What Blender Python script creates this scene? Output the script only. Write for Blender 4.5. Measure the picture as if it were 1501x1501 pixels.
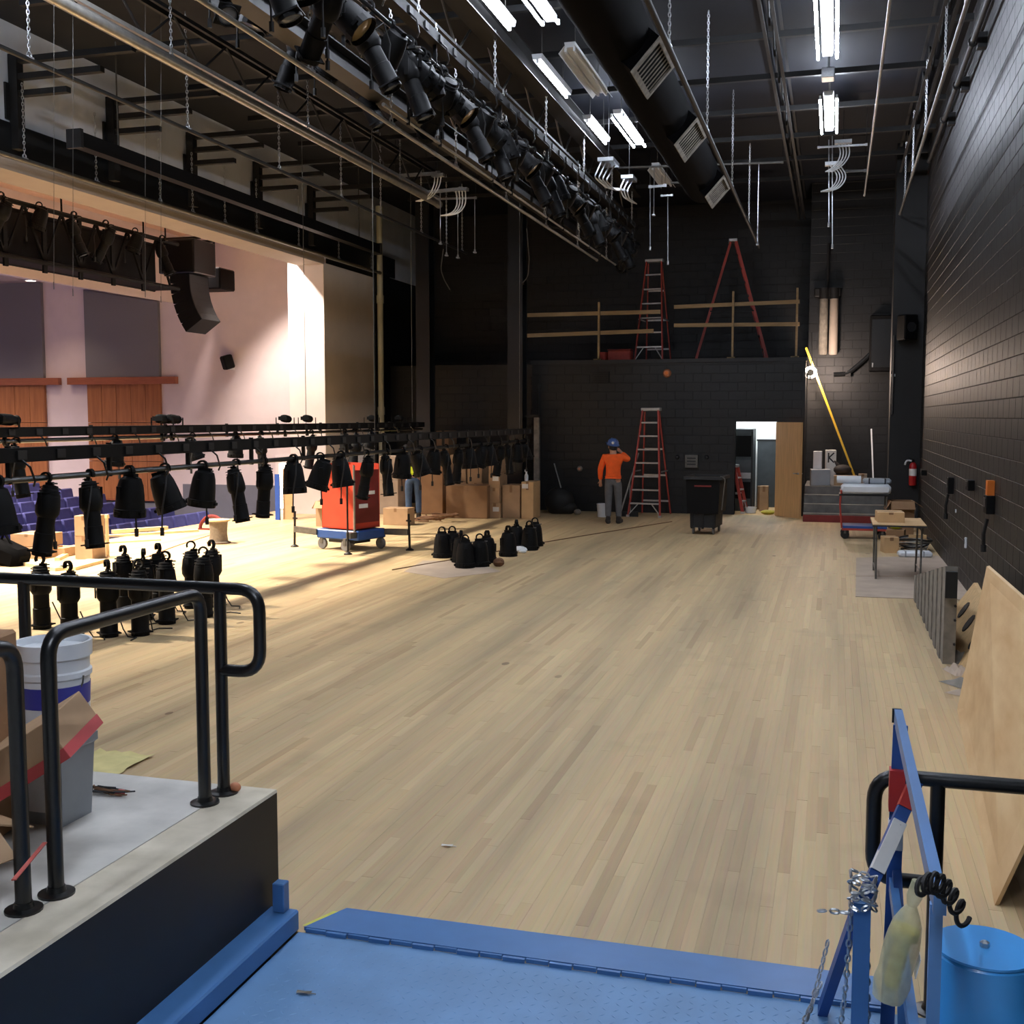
import bpy, bmesh, math, random
from mathutils import Vector, Matrix
random.seed(7)
for o in list(bpy.data.objects): bpy.data.objects.remove(o)
S = bpy.context.scene
COL = S.collection
PI = math.pi

# ------------------------------------------------------------------ camera
F, CXY, U1, V1, EYE = 1650.0, 750.5, 474.0, 139.5, 2.25      # focal length in pixels of a 1501 frame, vanishing point offset, eye height
PITCH = math.atan(V1 / F); YAW = math.atan(U1 / math.hypot(F, V1))
cam = bpy.data.cameras.new('camera'); camo = bpy.data.objects.new('camera', cam); COL.objects.link(camo)
cam.sensor_width = 36; cam.lens = 36 * F / 1501; cam.clip_end = 200; cam.clip_start = .05
camo.location = (0, 0, EYE); camo.rotation_euler = (PI / 2 - PITCH, 0, YAW)
S.camera = camo
# ------------------------------------------------------------------ world, exposure
w = bpy.data.worlds.new('world'); S.world = w; w.use_nodes = True
w.node_tree.nodes['Background'].inputs[0].default_value = (.55, .6, .7, 1)
w.node_tree.nodes['Background'].inputs[1].default_value = .015
S.view_settings.view_transform = 'Standard'; S.view_settings.look = 'None'
S.view_settings.exposure = 0.28; S.view_settings.gamma = 1; S.view_settings.use_curve_mapping = False

LAMP_STRENGTH = 125.0          # overhead fluorescent tubes
HOUSE_POWER = 2.0             # scale of the warm auditorium lamps

# ------------------------------------------------------------------ points of the place seen at a pixel
FW = Vector((-math.sin(YAW) * math.cos(PITCH), math.cos(YAW) * math.cos(PITCH), -math.sin(PITCH)))
RT = Vector((math.cos(YAW), math.sin(YAW), 0)); UP = RT.cross(FW); C0 = Vector((0, 0, EYE))
def ray(x, y): return FW * F + RT * (x - CXY) + UP * (CXY - y)
def fl(x, y, z=0.0):
    d = ray(x, y); return C0 + d * ((z - EYE) / d.z)
def aX(x, y, X):
    d = ray(x, y); return C0 + d * (X / d.x)
def aY(x, y, Y):
    d = ray(x, y); return C0 + d * (Y / d.y)
def depth(p): return (Vector(p) - C0).dot(FW)
def inframe(p, m=60):
    v = Vector(p) - C0; z = v.dot(FW)
    if z < .3: return None
    x = CXY + F * v.dot(RT) / z; y = CXY - F * v.dot(UP) / z
    return z if -m < x < 1501 + m and -m < y < 1501 + m else None

# ------------------------------------------------------------------ mesh building
def rot(ax, a): return Matrix.Rotation(a, 4, ax)
def tr(x, y, z): return Matrix.Translation((x, y, z))
class MB:
    def __init__(s): s.v = []; s.f = []; s.mi = []; s.m = 0
    def add(s, vs, fs, M=None):
        n = len(s.v)
        s.v += [tuple(M @ Vector(p)) if M else tuple(p) for p in vs]
        s.f += [tuple(i + n for i in f) for f in fs]; s.mi += [s.m] * len(fs); return s
    def bb(s, x0, x1, y0, y1, z0, z1, M=None):
        vs = [(x0,y0,z0),(x1,y0,z0),(x1,y1,z0),(x0,y1,z0),(x0,y0,z1),(x1,y0,z1),(x1,y1,z1),(x0,y1,z1)]
        return s.add(vs, [(0,3,2,1),(4,5,6,7),(0,1,5,4),(1,2,6,5),(2,3,7,6),(3,0,4,7)], M)
    def box(s, c, d, M=None):
        return s.bb(c[0]-d[0]/2, c[0]+d[0]/2, c[1]-d[1]/2, c[1]+d[1]/2, c[2]-d[2]/2, c[2]+d[2]/2, M)
    def cbox(s, c, d, b, M=None):              # box with chamfered edges
        bm = bmesh.new(); bmesh.ops.create_cube(bm, size=1)
        for v in bm.verts: v.co = Vector((c[0] + v.co.x*d[0], c[1] + v.co.y*d[1], c[2] + v.co.z*d[2]))
        bmesh.ops.bevel(bm, geom=bm.edges[:], offset=b, segments=1, affect='EDGES', profile=.5)
        bm.verts.index_update()
        s.add([v.co.copy() for v in bm.verts], [[v.index for v in f.verts] for f in bm.faces], M); bm.free(); return s
    def bar(s, a, b, wd, ht, up=(0,0,1)):      # rectangular bar from a to b
        a = Vector(a); b = Vector(b); d = (b - a).normalized(); u = Vector(up)
        if abs(d.dot(u)) > .98: u = Vector((0,1,0))
        r = d.cross(u).normalized() * wd / 2; q = r.cross(d).normalized() * ht / 2
        vs = [a-r-q, a+r-q, a+r+q, a-r+q, b-r-q, b+r-q, b+r+q, b-r+q]
        return s.add(vs, [(0,1,2,3),(7,6,5,4),(0,4,5,1),(1,5,6,2),(2,6,7,3),(3,7,4,0)])
    def tube(s, pts, r, n=8, caps=True, closed=False, M=None):
        pts = [Vector(p) for p in pts]; rs = r if isinstance(r, (list, tuple)) else [r] * len(pts)
        L = len(pts); vs = []; u = None
        for i in range(L):
            if closed: t = pts[(i+1) % L] - pts[i-1]
            else: t = pts[min(i+1, L-1)] - pts[max(i-1, 0)]
            t.normalize()
            if u is None:
                u = Vector((0,0,1)) if abs(t.z) < .9 else Vector((1,0,0))
            u = (u - t * u.dot(t)).normalized(); b = t.cross(u)
            for k in range(n):
                a = 2*PI*k/n; vs.append(pts[i] + (u*math.cos(a) + b*math.sin(a)) * rs[i])
        fs = []
        for i in range(L if closed else L-1):
            j = (i+1) % L
            for k in range(n): fs.append((i*n+k, i*n+(k+1) % n, j*n+(k+1) % n, j*n+k))
        if caps and not closed: fs += [tuple(range(n))[::-1], tuple(range((L-1)*n, L*n))]
        return s.add(vs, fs, M)
    def lathe(s, prof, n=16, M=None, caps=True):
        vs = []; fs = []
        for r, z in prof:
            for k in range(n): a = 2*PI*k/n; vs.append((r*math.cos(a), r*math.sin(a), z))
        for i in range(len(prof)-1):
            for k in range(n): fs.append((i*n+k, i*n+(k+1) % n, (i+1)*n+(k+1) % n, (i+1)*n+k))
        if caps: fs += [tuple(range(n))[::-1], tuple(range((len(prof)-1)*n, len(prof)*n))]
        return s.add(vs, fs, M)
    def prism(s, poly, h0, h1, axis='z', M=None):
        n = len(poly)
        f = {'z': lambda p, h: (p[0], p[1], h), 'y': lambda p, h: (p[0], h, p[1]), 'x': lambda p, h: (h, p[0], p[1])}[axis]
        vs = [f(p, h0) for p in poly] + [f(p, h1) for p in poly]
        fs = [tuple(range(n))[::-1], tuple(range(n, 2*n))] + [(i, (i+1) % n, n+(i+1) % n, n+i) for i in range(n)]
        return s.add(vs, fs, M)
    def sphere(s, c, r, n=12, m=8, sc=(1,1,1)):
        prof = [(max(1e-4, math.sin(PI*i/m)), -math.cos(PI*i/m)) for i in range(m+1)]
        return s.lathe(prof, n, tr(*c) @ Matrix.Diagonal((r*sc[0], r*sc[1], r*sc[2], 1)))
    def mesh(s, name, mats, smooth=False):
        me = bpy.data.meshes.new(name); me.from_pydata(s.v, [], s.f)
        for m in (mats if isinstance(mats, (list, tuple)) else [mats]): me.materials.append(MAT[m] if isinstance(m, str) else m)
        if any(s.mi): me.polygons.foreach_set('material_index', s.mi)
        me.update()
        bm = bmesh.new(); bm.from_mesh(me); bmesh.ops.recalc_face_normals(bm, faces=bm.faces[:]); bm.to_mesh(me); bm.free()
        if smooth:
            me.polygons.foreach_set('use_smooth', [True] * len(me.polygons))
            try: me.set_sharp_from_angle(angle=math.radians(38))
            except Exception: pass
        return me
    def build(s, name, mats, parent=None, smooth=False, loc=None, rz=None):
        return mk(name, s.mesh(name, mats, smooth), parent, loc, rz)
def mk(name, me, parent=None, loc=None, rz=None):
    o = bpy.data.objects.new(name, me); COL.objects.link(o)
    if parent: o.parent = parent
    if loc is not None: o.location = loc
    if rz is not None: o.rotation_euler = (0, 0, rz)
    return o
def tag(o, label, cat, group=None):
    o['label'] = label; o['category'] = cat
    if group: o['group'] = group
    return o
def thing(name, label, cat, loc=(0,0,0), rz=0, group=None):
    o = bpy.data.objects.new(name, None); COL.objects.link(o); o.empty_display_size = .1
    o.location = loc; o.rotation_euler = (0, 0, rz); return tag(o, label, cat, group)
def struct(o, label=None):
    o['kind'] = 'structure'
    if label: o['label'] = label
    return o
def copy_tree(o, parent=None):
    c = o.copy(); COL.objects.link(c); c.parent = parent
    for ch in [q for q in KIDS.get(o.name, [])]: copy_tree(ch, c)
    return c
KIDS = {}
def remember(o):
    KIDS[o.name] = list(o.children)
    for c in o.children: remember(c)
def fillet(pts, r, n=6):
    pts = [Vector(p) for p in pts]; out = [pts[0]]
    for i in range(1, len(pts)-1):
        a, b, c = pts[i-1], pts[i], pts[i+1]; d1 = (a-b).normalized(); d2 = (c-b).normalized()
        p = b + d1*r; q = b + d2*r
        for k in range(n+1):
            t = k/n; out.append(p*(1-t)**2 + b*2*t*(1-t) + q*t*t)
    return out + [pts[-1]]
ORD = ['first','second','third','fourth','fifth','sixth','seventh','eighth','ninth','tenth','eleventh','twelfth','thirteenth','fourteenth','fifteenth','sixteenth','seventeenth','eighteenth','nineteenth','twentieth']
ORD += ['twenty-'+q for q in ORD[:9]] + ['thirtieth'] + ['thirty-'+q for q in ORD[:9]] + ['fortieth'] + ['forty-'+q for q in ORD[:9]]

# ------------------------------------------------------------------ materials
MAT = {}
def lin(c): return tuple(((v/255)/12.92 if v <= 10 else ((v/255+.055)/1.055)**2.4) for v in c[:3]) + (1,)
def mat(name, c, r=.6, m=0.0, var=.12, sc=6.0, bump=0.0, stretch=(1,1,1), emis=0, alpha=1, trans=0, spec=.5, c2=None, coords='Object'):
    M = bpy.data.materials.new(name); M.use_nodes = True; nt = M.node_tree; N = nt.nodes; L = nt.links
    b = N['Principled BSDF']; col = lin(c)
    tc = N.new('ShaderNodeTexCoord'); mp = N.new('ShaderNodeMapping'); mp.inputs['Scale'].default_value = stretch
    L.new(tc.outputs[coords], mp.inputs[0])
    no = N.new('ShaderNodeTexNoise'); no.inputs['Scale'].default_value = sc; no.inputs['Detail'].default_value = 5
    L.new(mp.outputs[0], no.inputs['Vector'])
    mx = N.new('ShaderNodeMix'); mx.data_type = 'RGBA'
    mr = N.new('ShaderNodeMapRange'); mr.inputs[1].default_value = .3; mr.inputs[2].default_value = .7
    L.new(no.outputs['Fac'], mr.inputs[0]); L.new(mr.outputs[0], mx.inputs[0])
    lo = lin(c2) if c2 else tuple(v*(1-var) for v in col[:3]) + (1,)
    hi = col if c2 else tuple(min(1, v*(1+var)) for v in col[:3]) + (1,)
    mx.inputs[6].default_value = lo; mx.inputs[7].default_value = hi
    L.new(mx.outputs[2], b.inputs['Base Color'])
    b.inputs['Roughness'].default_value = r; b.inputs['Metallic'].default_value = m
    b.inputs['Specular IOR Level'].default_value = spec
    if trans: b.inputs['Transmission Weight'].default_value = trans
    if alpha < 1: b.inputs['Alpha'].default_value = alpha
    if bump:
        bp = N.new('ShaderNodeBump'); bp.inputs['Strength'].default_value = bump; bp.inputs['Distance'].default_value = .01
        L.new(no.outputs['Fac'], bp.inputs['Height']); L.new(bp.outputs[0], b.inputs['Normal'])
    if emis:
        b.inputs['Emission Color'].default_value = col; b.inputs['Emission Strength'].default_value = emis
    MAT[name] = M; return M
mat('black_steel', (12,12,13), .6, .0, .15, 12)
mat('black_rail', (20,21,22), .32, .0, .15, 20, .03)
mat('black_fixture', (7,7,8), .62, .0, .2, 30, spec=.18)
mat('black_paint_wall', (15,15,16), .55, 0, .18, 3, .05)
mat('charcoal', (30,31,33), .55, 0, .15, 6)
mat('roof_deck', (14,18,27), .7, 0, .15, 2, spec=.3)
mat('mortar_dark', (46,46,46), .8, 0, .15, 9)
mat('upper_wall', (204,208,214), .34, 0, .14, 1.2, .02)
mat('galvanised', (190,193,196), .35, .85, .12, 40)
mat('silver_steel', (168,165,158), .35, .75, .15, 10)
mat('dull_steel', (105,103,98), .45, .5, .18, 14)
mat('brown_steel', (20,18,17), .55, .2, .2, 8)
mat('blue_paint', (68,114,168), .38, 0, .08, 5, .03)
mat('blue_deck', (92,134,178), .45, 0, .1, 4, .05)
mat('blue_dark', (36,76,142), .42, 0, .12, 6)
mat('blue_bright', (58,146,216), .3, 0, .05, 5)
mat('red_paint', (176,44,40), .45, 0, .12, 8)
mat('red_basket', (206,66,40), .5, 0, .06, 4)
mat('red_dark', (120,34,30), .55, 0, .15, 5)
mat('orange_fibre', (168,62,50), .5, 0, .12, 10)
mat('yellow_fibre', (214,170,44), .45, 0, .12, 7)
mat('aluminium', (196,197,196), .35, .6, .1, 12)
mat('white_wall', (228,214,214), .8, 0, .03, 3)
mat('white_jamb', (240,230,228), .75, 0, .03, 3)
mat('beige_wall', (158,146,134), .8, 0, .05, 2, .03)
mat('tan_return', (212,200,186), .8, 0, .05, 2, .03)
mat('peach_ceiling', (226,190,166), .85, 0, .03, 2)
mat('grey_panel', (124,123,128), .95, 0, .07, 60, .1)
mat('grey_base', (120,122,132), .8, 0, .05, 4)
mat('wood_trim', (164,98,70), .4, 0, .12, 5, 0, (1,1,9))
mat('wood_panel', (176,116,72), .38, 0, .18, 3, 0, (6,6,.5), c2=(150,94,58))
mat('door_wood', (212,168,116), .4, 0, .12, 3, 0, (8,8,.6))
mat('seat_blue', (92,96,158), .9, 0, .12, 9)
mat('house_carpet', (70,70,96), .95, 0, .12, 12)
mat('concrete', (226,222,214), .85, 0, .2, 2.4, .12, c2=(168,166,160))
mat('concrete_edge', (222,212,192), .85, 0, .18, 5, .12, c2=(188,178,156))
mat('grey_step', (110,108,104), .85, 0, .25, 5)
mat('cardboard', (174,142,108), .85, 0, .1, 4)
mat('cardboard_dark', (142,108,76), .85, 0, .12, 4)
mat('cardboard_flat', (176,158,140), .9, 0, .1, 3)
mat('white_label', (226,224,218), .6, 0, .05, 9)
mat('ink', (40,40,44), .6)
mat('white_plastic', (222,226,230), .35, 0, .04, 6)
mat('grey_plastic', (152,158,164), .45, 0, .08, 5)
mat('blue_label', (58,60,150), .5, 0, .05, 9)
mat('red_tape', (190,72,74), .5, 0, .06, 9)
mat('lumber', (206,170,120), .7, 0, .15, 3, 0, (1,8,8))
mat('old_lumber', (158,134,98), .75, 0, .18, 3, 0, (1,8,8))
mat('paper_yellow', (204,192,132), .8, 0, .1, 9)
mat('lumber_pale', (222,196,150), .7, 0, .1, 3)
mat('plywood', (226,196,150), .65, 0, .12, 3.2, 0, (3,.5,1.6), c2=(204,166,118))
mat('orange_cloth', (248,98,28), .8, 0, .07, 14)
mat('hivis_yellow', (208,220,40), .8, 0, .06, 14)
mat('dark_cloth', (30,31,34), .85, 0, .15, 14)
mat('grey_trousers', (96,96,98), .9, 0, .12, 14)
mat('denim', (64,84,112), .9, 0, .15, 16)
mat('skin', (196,146,120), .6, 0, .06, 10)
mat('hat_blue', (70,96,150), .35, 0, .1, 9)
mat('boot', (44,38,34), .7)
mat('rubber', (22,22,22), .7)
mat('wheel_grey', (112,112,112), .7)
mat('amber_lens', (150,128,84), .3, 0, .08, 20)
mat('lens_glass', (96,102,112), .12, .2, .05, 10)
mat('clear_wrap', (214,222,230), .25, 0, .25, 12, .4)
mat('yellow_bag', (200,184,60), .6, 0, .15, 10)
mat('plastic_bag', (216,214,176), .3, 0, .12, 24, .3, alpha=.5)
mat('white_cable', (216,220,224), .4)
mat('orange_paint', (224,120,40), .5)
mat('yellow_tape', (198,196,84), .6, 0, .12, 20)
mat('pale_pipe', (190,188,166), .5, 0, .06, 6)
mat('tan_board', (202,166,120), .7, 0, .1, 4)
mat('foam_blue', (44,82,168), .6)
mat('brown_rope', (112,80,56), .9, 0, .2, 30)
mat('spool_grey', (120,108,92), .85, 0, .15, 30)
mat('scrap_black', (4,4,5), .85, spec=.05)
mat('white_room', (232,234,232), .8, 0, .03, 3)
mat('rack_grey', (70,76,80), .5, .2, .15, 5)
mat('extinguisher_red', (176,30,34), .3)
mat('rag', (128,122,112), .95, 0, .3, 9, .2)
mat('sheen_black', (16,18,20), .35, 0, .2, 3)
mat('ball_tan', (196,128,92), .6, 0, .1, 14)
mat('tube_glow', (232,240,255), .4, emis=LAMP_STRENGTH)
mat('tube_glow_dim', (232,240,255), .4, emis=LAMP_STRENGTH*.35)
mat('house_glow', (255,232,205), .4, emis=14)
mat('work_glow', (255,226,190), .4, emis=60)
mat('room_glow', (240,246,250), .4, emis=22)
mat('reflector_white', (220,224,228), .35, 0, .04, 4)

def wood_floor(name, attr_type):
    M = bpy.data.materials.new(name); M.use_nodes = True; nt = M.node_tree; N = nt.nodes; L = nt.links; b = N['Principled BSDF']
    at = N.new('ShaderNodeAttribute'); at.attribute_type = attr_type; at.attribute_name = 'rnd'
    ge = N.new('ShaderNodeNewGeometry')
    cr = N.new('ShaderNodeValToRGB'); e = cr.color_ramp.elements
    e[0].position = 0; e[0].color = lin((188,158,116)); e[1].position = 1; e[1].color = lin((220,194,148))
    for p, c in ((.03,(196,166,124)),(.12,(207,178,134)),(.85,(212,185,140))):
        q = e.new(p); q.color = lin(c)
    L.new(at.outputs['Fac'], cr.inputs[0])
    mp = N.new('ShaderNodeMapping'); mp.inputs['Scale'].default_value = (2.2, .12, 1); L.new(ge.outputs['Position'], mp.inputs[0])
    n1 = N.new('ShaderNodeTexNoise'); n1.inputs['Scale'].default_value = 1; n1.inputs['Detail'].default_value = 4; L.new(mp.outputs[0], n1.inputs['Vector'])
    mr = N.new('ShaderNodeMapRange'); mr.inputs[1].default_value = .42; mr.inputs[2].default_value = .72; L.new(n1.outputs['Fac'], mr.inputs[0])
    ml = N.new('ShaderNodeMath'); ml.operation = 'MULTIPLY'; ml.inputs[1].default_value = .62; L.new(mr.outputs[0], ml.inputs[0])
    mx = N.new('ShaderNodeMix'); mx.data_type = 'RGBA'; mx.inputs[7].default_value = lin((136,122,98))     # grey dust trodden along the boards
    L.new(ml.outputs[0], mx.inputs[0]); L.new(cr.outputs[0], mx.inputs[6])
    m2 = N.new('ShaderNodeMapping'); m2.inputs['Scale'].default_value = (60, 3, 1); L.new(ge.outputs['Position'], m2.inputs[0])
    n2 = N.new('ShaderNodeTexNoise'); n2.inputs['Scale'].default_value = 1; n2.inputs['Detail'].default_value = 3; L.new(m2.outputs[0], n2.inputs['Vector'])
    m3 = N.new('ShaderNodeMix'); m3.data_type = 'RGBA'; m3.blend_type = 'MULTIPLY'; m3.inputs[0].default_value = .22
    L.new(mx.outputs[2], m3.inputs[6]); L.new(n2.outputs['Color'], m3.inputs[7])
    n4 = N.new('ShaderNodeTexNoise'); n4.inputs['Scale'].default_value = 1.3; n4.inputs['Detail'].default_value = 6; L.new(ge.outputs['Position'], n4.inputs['Vector'])
    r4 = N.new('ShaderNodeMapRange'); r4.inputs[1].default_value = .6; r4.inputs[2].default_value = .78; r4.inputs[4].default_value = .3; L.new(n4.outputs['Fac'], r4.inputs[0])
    m4 = N.new('ShaderNodeMix'); m4.data_type = 'RGBA'; m4.inputs[7].default_value = lin((124,106,78)); L.new(r4.outputs[0], m4.inputs[0]); L.new(m3.outputs[2], m4.inputs[6])
    m5 = N.new('ShaderNodeMapping'); m5.inputs['Scale'].default_value = (1.5, .8, 1); L.new(ge.outputs['Position'], m5.inputs[0])
    vo = N.new('ShaderNodeTexVoronoi'); vo.inputs['Scale'].default_value = 1.0; L.new(m5.outputs[0], vo.inputs['Vector'])
    sp = N.new('ShaderNodeSeparateColor'); L.new(vo.outputs['Color'], sp.inputs[0])
    s5 = N.new('ShaderNodeMath'); s5.operation = 'MULTIPLY'; s5.inputs[1].default_value = .075; L.new(sp.outputs[0], s5.inputs[0])
    l5 = N.new('ShaderNodeMath'); l5.operation = 'LESS_THAN'; L.new(vo.outputs['Distance'], l5.inputs[0]); L.new(s5.outputs[0], l5.inputs[1])
    k5 = N.new('ShaderNodeMath'); k5.operation = 'MULTIPLY'; L.new(l5.outputs[0], k5.inputs[0]); L.new(sp.outputs[1], k5.inputs[1])
    mm5 = N.new('ShaderNodeMix'); mm5.data_type = 'RGBA'; mm5.inputs[7].default_value = lin((112,90,66)); L.new(k5.outputs[0], mm5.inputs[0]); L.new(m4.outputs[2], mm5.inputs[6])     # knots and stains
    L.new(mm5.outputs[2], b.inputs['Base Color']); b.inputs['Roughness'].default_value = .55; b.inputs['Specular IOR Level'].default_value = .35
    MAT[name] = M
wood_floor('floor_board_single', 'OBJECT'); wood_floor('floor_board_mass', 'GEOMETRY')
def block_paint(name, attr_type, lo=(19,19,19), hi=(25,25,25)):
    M = bpy.data.materials.new(name); M.use_nodes = True; nt = M.node_tree; N = nt.nodes; L = nt.links; b = N['Principled BSDF']
    at = N.new('ShaderNodeAttribute'); at.attribute_type = attr_type; at.attribute_name = 'rnd'
    ge = N.new('ShaderNodeNewGeometry')
    no = N.new('ShaderNodeTexNoise'); no.inputs['Scale'].default_value = 34; no.inputs['Detail'].default_value = 4; L.new(ge.outputs['Position'], no.inputs['Vector'])
    mx = N.new('ShaderNodeMix'); mx.data_type = 'RGBA'; mx.inputs[6].default_value = lin(lo); mx.inputs[7].default_value = lin(hi); L.new(at.outputs['Fac'], mx.inputs[0])
    L.new(mx.outputs[2], b.inputs['Base Color']); b.inputs['Roughness'].default_value = .5
    bp = N.new('ShaderNodeBump'); bp.inputs['Strength'].default_value = .35; bp.inputs['Distance'].default_value = .004; L.new(no.outputs['Fac'], bp.inputs['Height']); L.new(bp.outputs[0], b.inputs['Normal'])
    MAT[name] = M
block_paint('block_single', 'OBJECT'); block_paint('block_mass', 'GEOMETRY')
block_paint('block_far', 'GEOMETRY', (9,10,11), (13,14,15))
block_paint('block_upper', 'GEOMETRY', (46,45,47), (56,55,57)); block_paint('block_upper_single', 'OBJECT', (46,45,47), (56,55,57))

# ------------------------------------------------------------------ pieces laid as boards / blocks: the 300 largest in view are parts, the rest one mass
UNIT = {}
def pieces(parent, part, rects, place, m_single, m_mass, mass_name, cap=300, chamfer=0.0):
    """rects: (a, b, wa, wb) centre and size in the surface; place(a, b, h) -> world point; h is the height proud of the surface"""
    sc = []
    for i, (a, b, wa, wb) in enumerate(rects):
        z = inframe(place(a, b, 0), 20)
        if z: sc.append((-(wa*wb)/(z*z) * 1.0, i))
    sc.sort(); pick = set(i for _, i in sc[:cap])
    vs = []; fs = []; rn = []
    for i, (a, b, wa, wb) in enumerate(rects):
        r = random.random(); h = .0 + random.uniform(-.0004, .0004)
        g = .5
        pts = [(a-wa*g, b-wb*g), (a+wa*g, b-wb*g), (a+wa*g, b+wb*g), (a-wa*g, b+wb*g)]
        c = chamfer
        top = [(a-wa*g+c, b-wb*g+c), (a+wa*g-c, b-wb*g+c), (a+wa*g-c, b+wb*g-c), (a-wa*g+c, b+wb*g-c)] if c else pts
        V = [place(p[0], p[1], -.012) for p in pts] + [place(p[0], p[1], h-(c*.8)) for p in pts] + ([place(p[0], p[1], h) for p in top] if c else [])
        FS = [(0,1,5,4),(1,2,6,5),(2,3,7,6),(3,0,4,7)]
        FS += [(4,5,9,8),(5,6,10,9),(6,7,11,10),(7,4,8,11),(8,9,10,11)] if c else [(4,5,6,7)]
        if i in pick:
            key = (part, round(wa, 3), round(wb, 3)); org = Vector(place(a, b, 0))
            if key not in UNIT:
                mb = MB(); mb.add([Vector(p) - org for p in V], FS); UNIT[key] = mb.mesh(part, m_single)
            o = mk(part, UNIT[key], parent, org); o['rnd'] = r
        else:
            n = len(vs); vs += V; fs += [tuple(k+n for k in f) for f in FS]; rn += [r]*len(FS)
    if vs:
        me = bpy.data.meshes.new(mass_name); me.from_pydata(vs, [], fs); me.materials.append(MAT[m_mass])
        at = me.attributes.new('rnd', 'FLOAT', 'FACE'); at.data.foreach_set('value', rn); me.update()
        bm = bmesh.new(); bm.from_mesh(me); bmesh.ops.recalc_face_normals(bm, faces=bm.faces[:]); bm.to_mesh(me); bm.free()
        o = mk(mass_name, me, parent); o['kind'] = 'stuff'

# ================================================================== THE SETTING
XW, XP, YB, YE = 1.68, -11.25, 26.3, 4.32       # back wall of the stage (right), proscenium wall (left), far room wall, near edge of the stage floor
ROOF = 7.75
# stage floor
fb = MB(); fb.bb(-12.9, XW, YE, YB, -.3, -.008); fb.bb(XP-1.6, -7, YB, 30.2, -.3, -.004); fb.bb(-2.4, XW, YB, 30.2, -.3, -.004); fb.bb(-7, -2.4, YB, 30.2, -.3, -.01)
floor = struct(fb.build('floor', 'lumber'), 'pale maple strip floor of the stage')
rects = []; bw = .0595; n = int((XW + 12.85) / bw)
for i in range(n):
    x = XW - bw*(i+.5); y = YE - random.uniform(0, 1.2)
    while y < YB:
        L_ = random.choice((.6,.9,1.2,1.6,2.0,2.4)); y0 = max(y, YE); y1 = min(y+L_, YB)
        if y1 - y0 > .05: rects.append((x, (y0+y1)/2, bw-.0008, round(y1-y0-.001, 3)))
        y += L_
pieces(floor, 'floor_board', rects, lambda a, b, h: (a, b, h), 'floor_board_single', 'floor_board_mass', 'distant_floor_boards')
ap = MB(); ap.bb(XP-1.6, -12.85, 10, 22.5, -1.0, -.001)
struct(ap.build('trim_1', 'brown_steel'), 'dark front edge of the stage apron')
# back wall of the stage (on the right) in painted block
def block_rects(a0, a1, z0, z1, bl=.406, bh=.203, j=.008):
    out = []; k = 0; z = z0
    while z < z1 - .02:
        a = a0 - (bl/2 if k % 2 else 0); h1 = min(z+bh, z1)
        while a < a1:
            s0 = max(a, a0); s1 = min(a+bl, a1)
            if s1 - s0 > .05: out.append(((s0+s1)/2, (z+h1)/2, round(s1-s0-j, 3), round(h1-z-j, 3)))
            a += bl
        z += bh; k += 1
    return out
wr = MB(); wr.bb(XW+.006, XW+.3, -3, 24.5, -.3, ROOF)
wall_right = struct(wr.build('wall_right', 'mortar_dark'), 'black painted concrete block wall along the right of the stage')
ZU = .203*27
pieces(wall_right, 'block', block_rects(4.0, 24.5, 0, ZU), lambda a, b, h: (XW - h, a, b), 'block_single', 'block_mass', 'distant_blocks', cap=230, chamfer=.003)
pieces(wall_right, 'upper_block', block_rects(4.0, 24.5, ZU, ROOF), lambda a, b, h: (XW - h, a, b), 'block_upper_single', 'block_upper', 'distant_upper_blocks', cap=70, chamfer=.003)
pr_ = MB(); pr_.bb(1.08, XW+.3, 24.5, 25.1, 0, ROOF); pr_.bb(XW+.1, XW+.3, 25.1, 30.2, 0, ROOF)
pier = struct(pr_.build('wall_pier', 'black_paint_wall'), 'black painted pier at the far end of the right wall')
# far room with the loft on top
DX0, DX1, DH = -2.2, -1.27, 2.14
def far_wall(name, label, holes, x0, x1, y, z0, z1):
    m = MB()
    if holes:
        (h0, h1, hz) = holes
        m.bb(x0, h0, y+.006, y+.2, z0, z1); m.bb(h1, x1, y+.006, y+.2, z0, z1); m.bb(h0, h1, y+.006, y+.2, hz, z1)
    else: m.bb(x0, x1, y+.006, y+.2, z0, z1)
    o = struct(m.build(name, 'black_paint_wall'), label)
    rs = []
    for r in block_rects(x0, x1, z0, z1):
        a, b, wa, wb = r
        if holes and b - wb/2 < holes[2] and a + wa/2 > holes[0] and a - wa/2 < holes[1]:
            l, rr = a - wa/2, a + wa/2
            if l < holes[0] - .03: rs.append(((l+holes[0])/2, b, holes[0]-l, wb))
            if rr > holes[1] + .03: rs.append(((rr+holes[1])/2, b, rr-holes[1], wb))
        else: rs.append(r)
    pieces(o, 'block', rs, lambda a, b, h: (a, y - h, b), 'block_single', 'block_far', 'wall_blocks', cap=0, chamfer=.003)
    return o
far_wall('wall_back', 'black block wall of the room under the loft, with a doorway', (DX0, DX1, DH), -7.03, -.66, YB, 0, 3.57)
far_wall('wall_alcove', 'black block wall of the alcove left of the loft room', None, XP, -7.03, 27.6, 0, 3.57)
far_wall('wall_upper', 'black block wall behind the loft', None, XP, XW+.2, 30.0, 3.4, ROOF)
far_wall('wall_recess', 'black block wall behind the steps', None, -.66, XW+.2, 28.0, 0, ROOF)
lf = MB(); lf.bb(-7.03, -.66, YB, 30.0, 3.45, 3.57); lf.bb(-7.03, -6.9, YB+.2, 27.6, 0, 3.45); lf.bb(-.8, -.66, YB+.2, 28.0, 0, 3.45); lf.bb(XP, -7.03, 27.6, 30, 3.45, 3.57)
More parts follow.
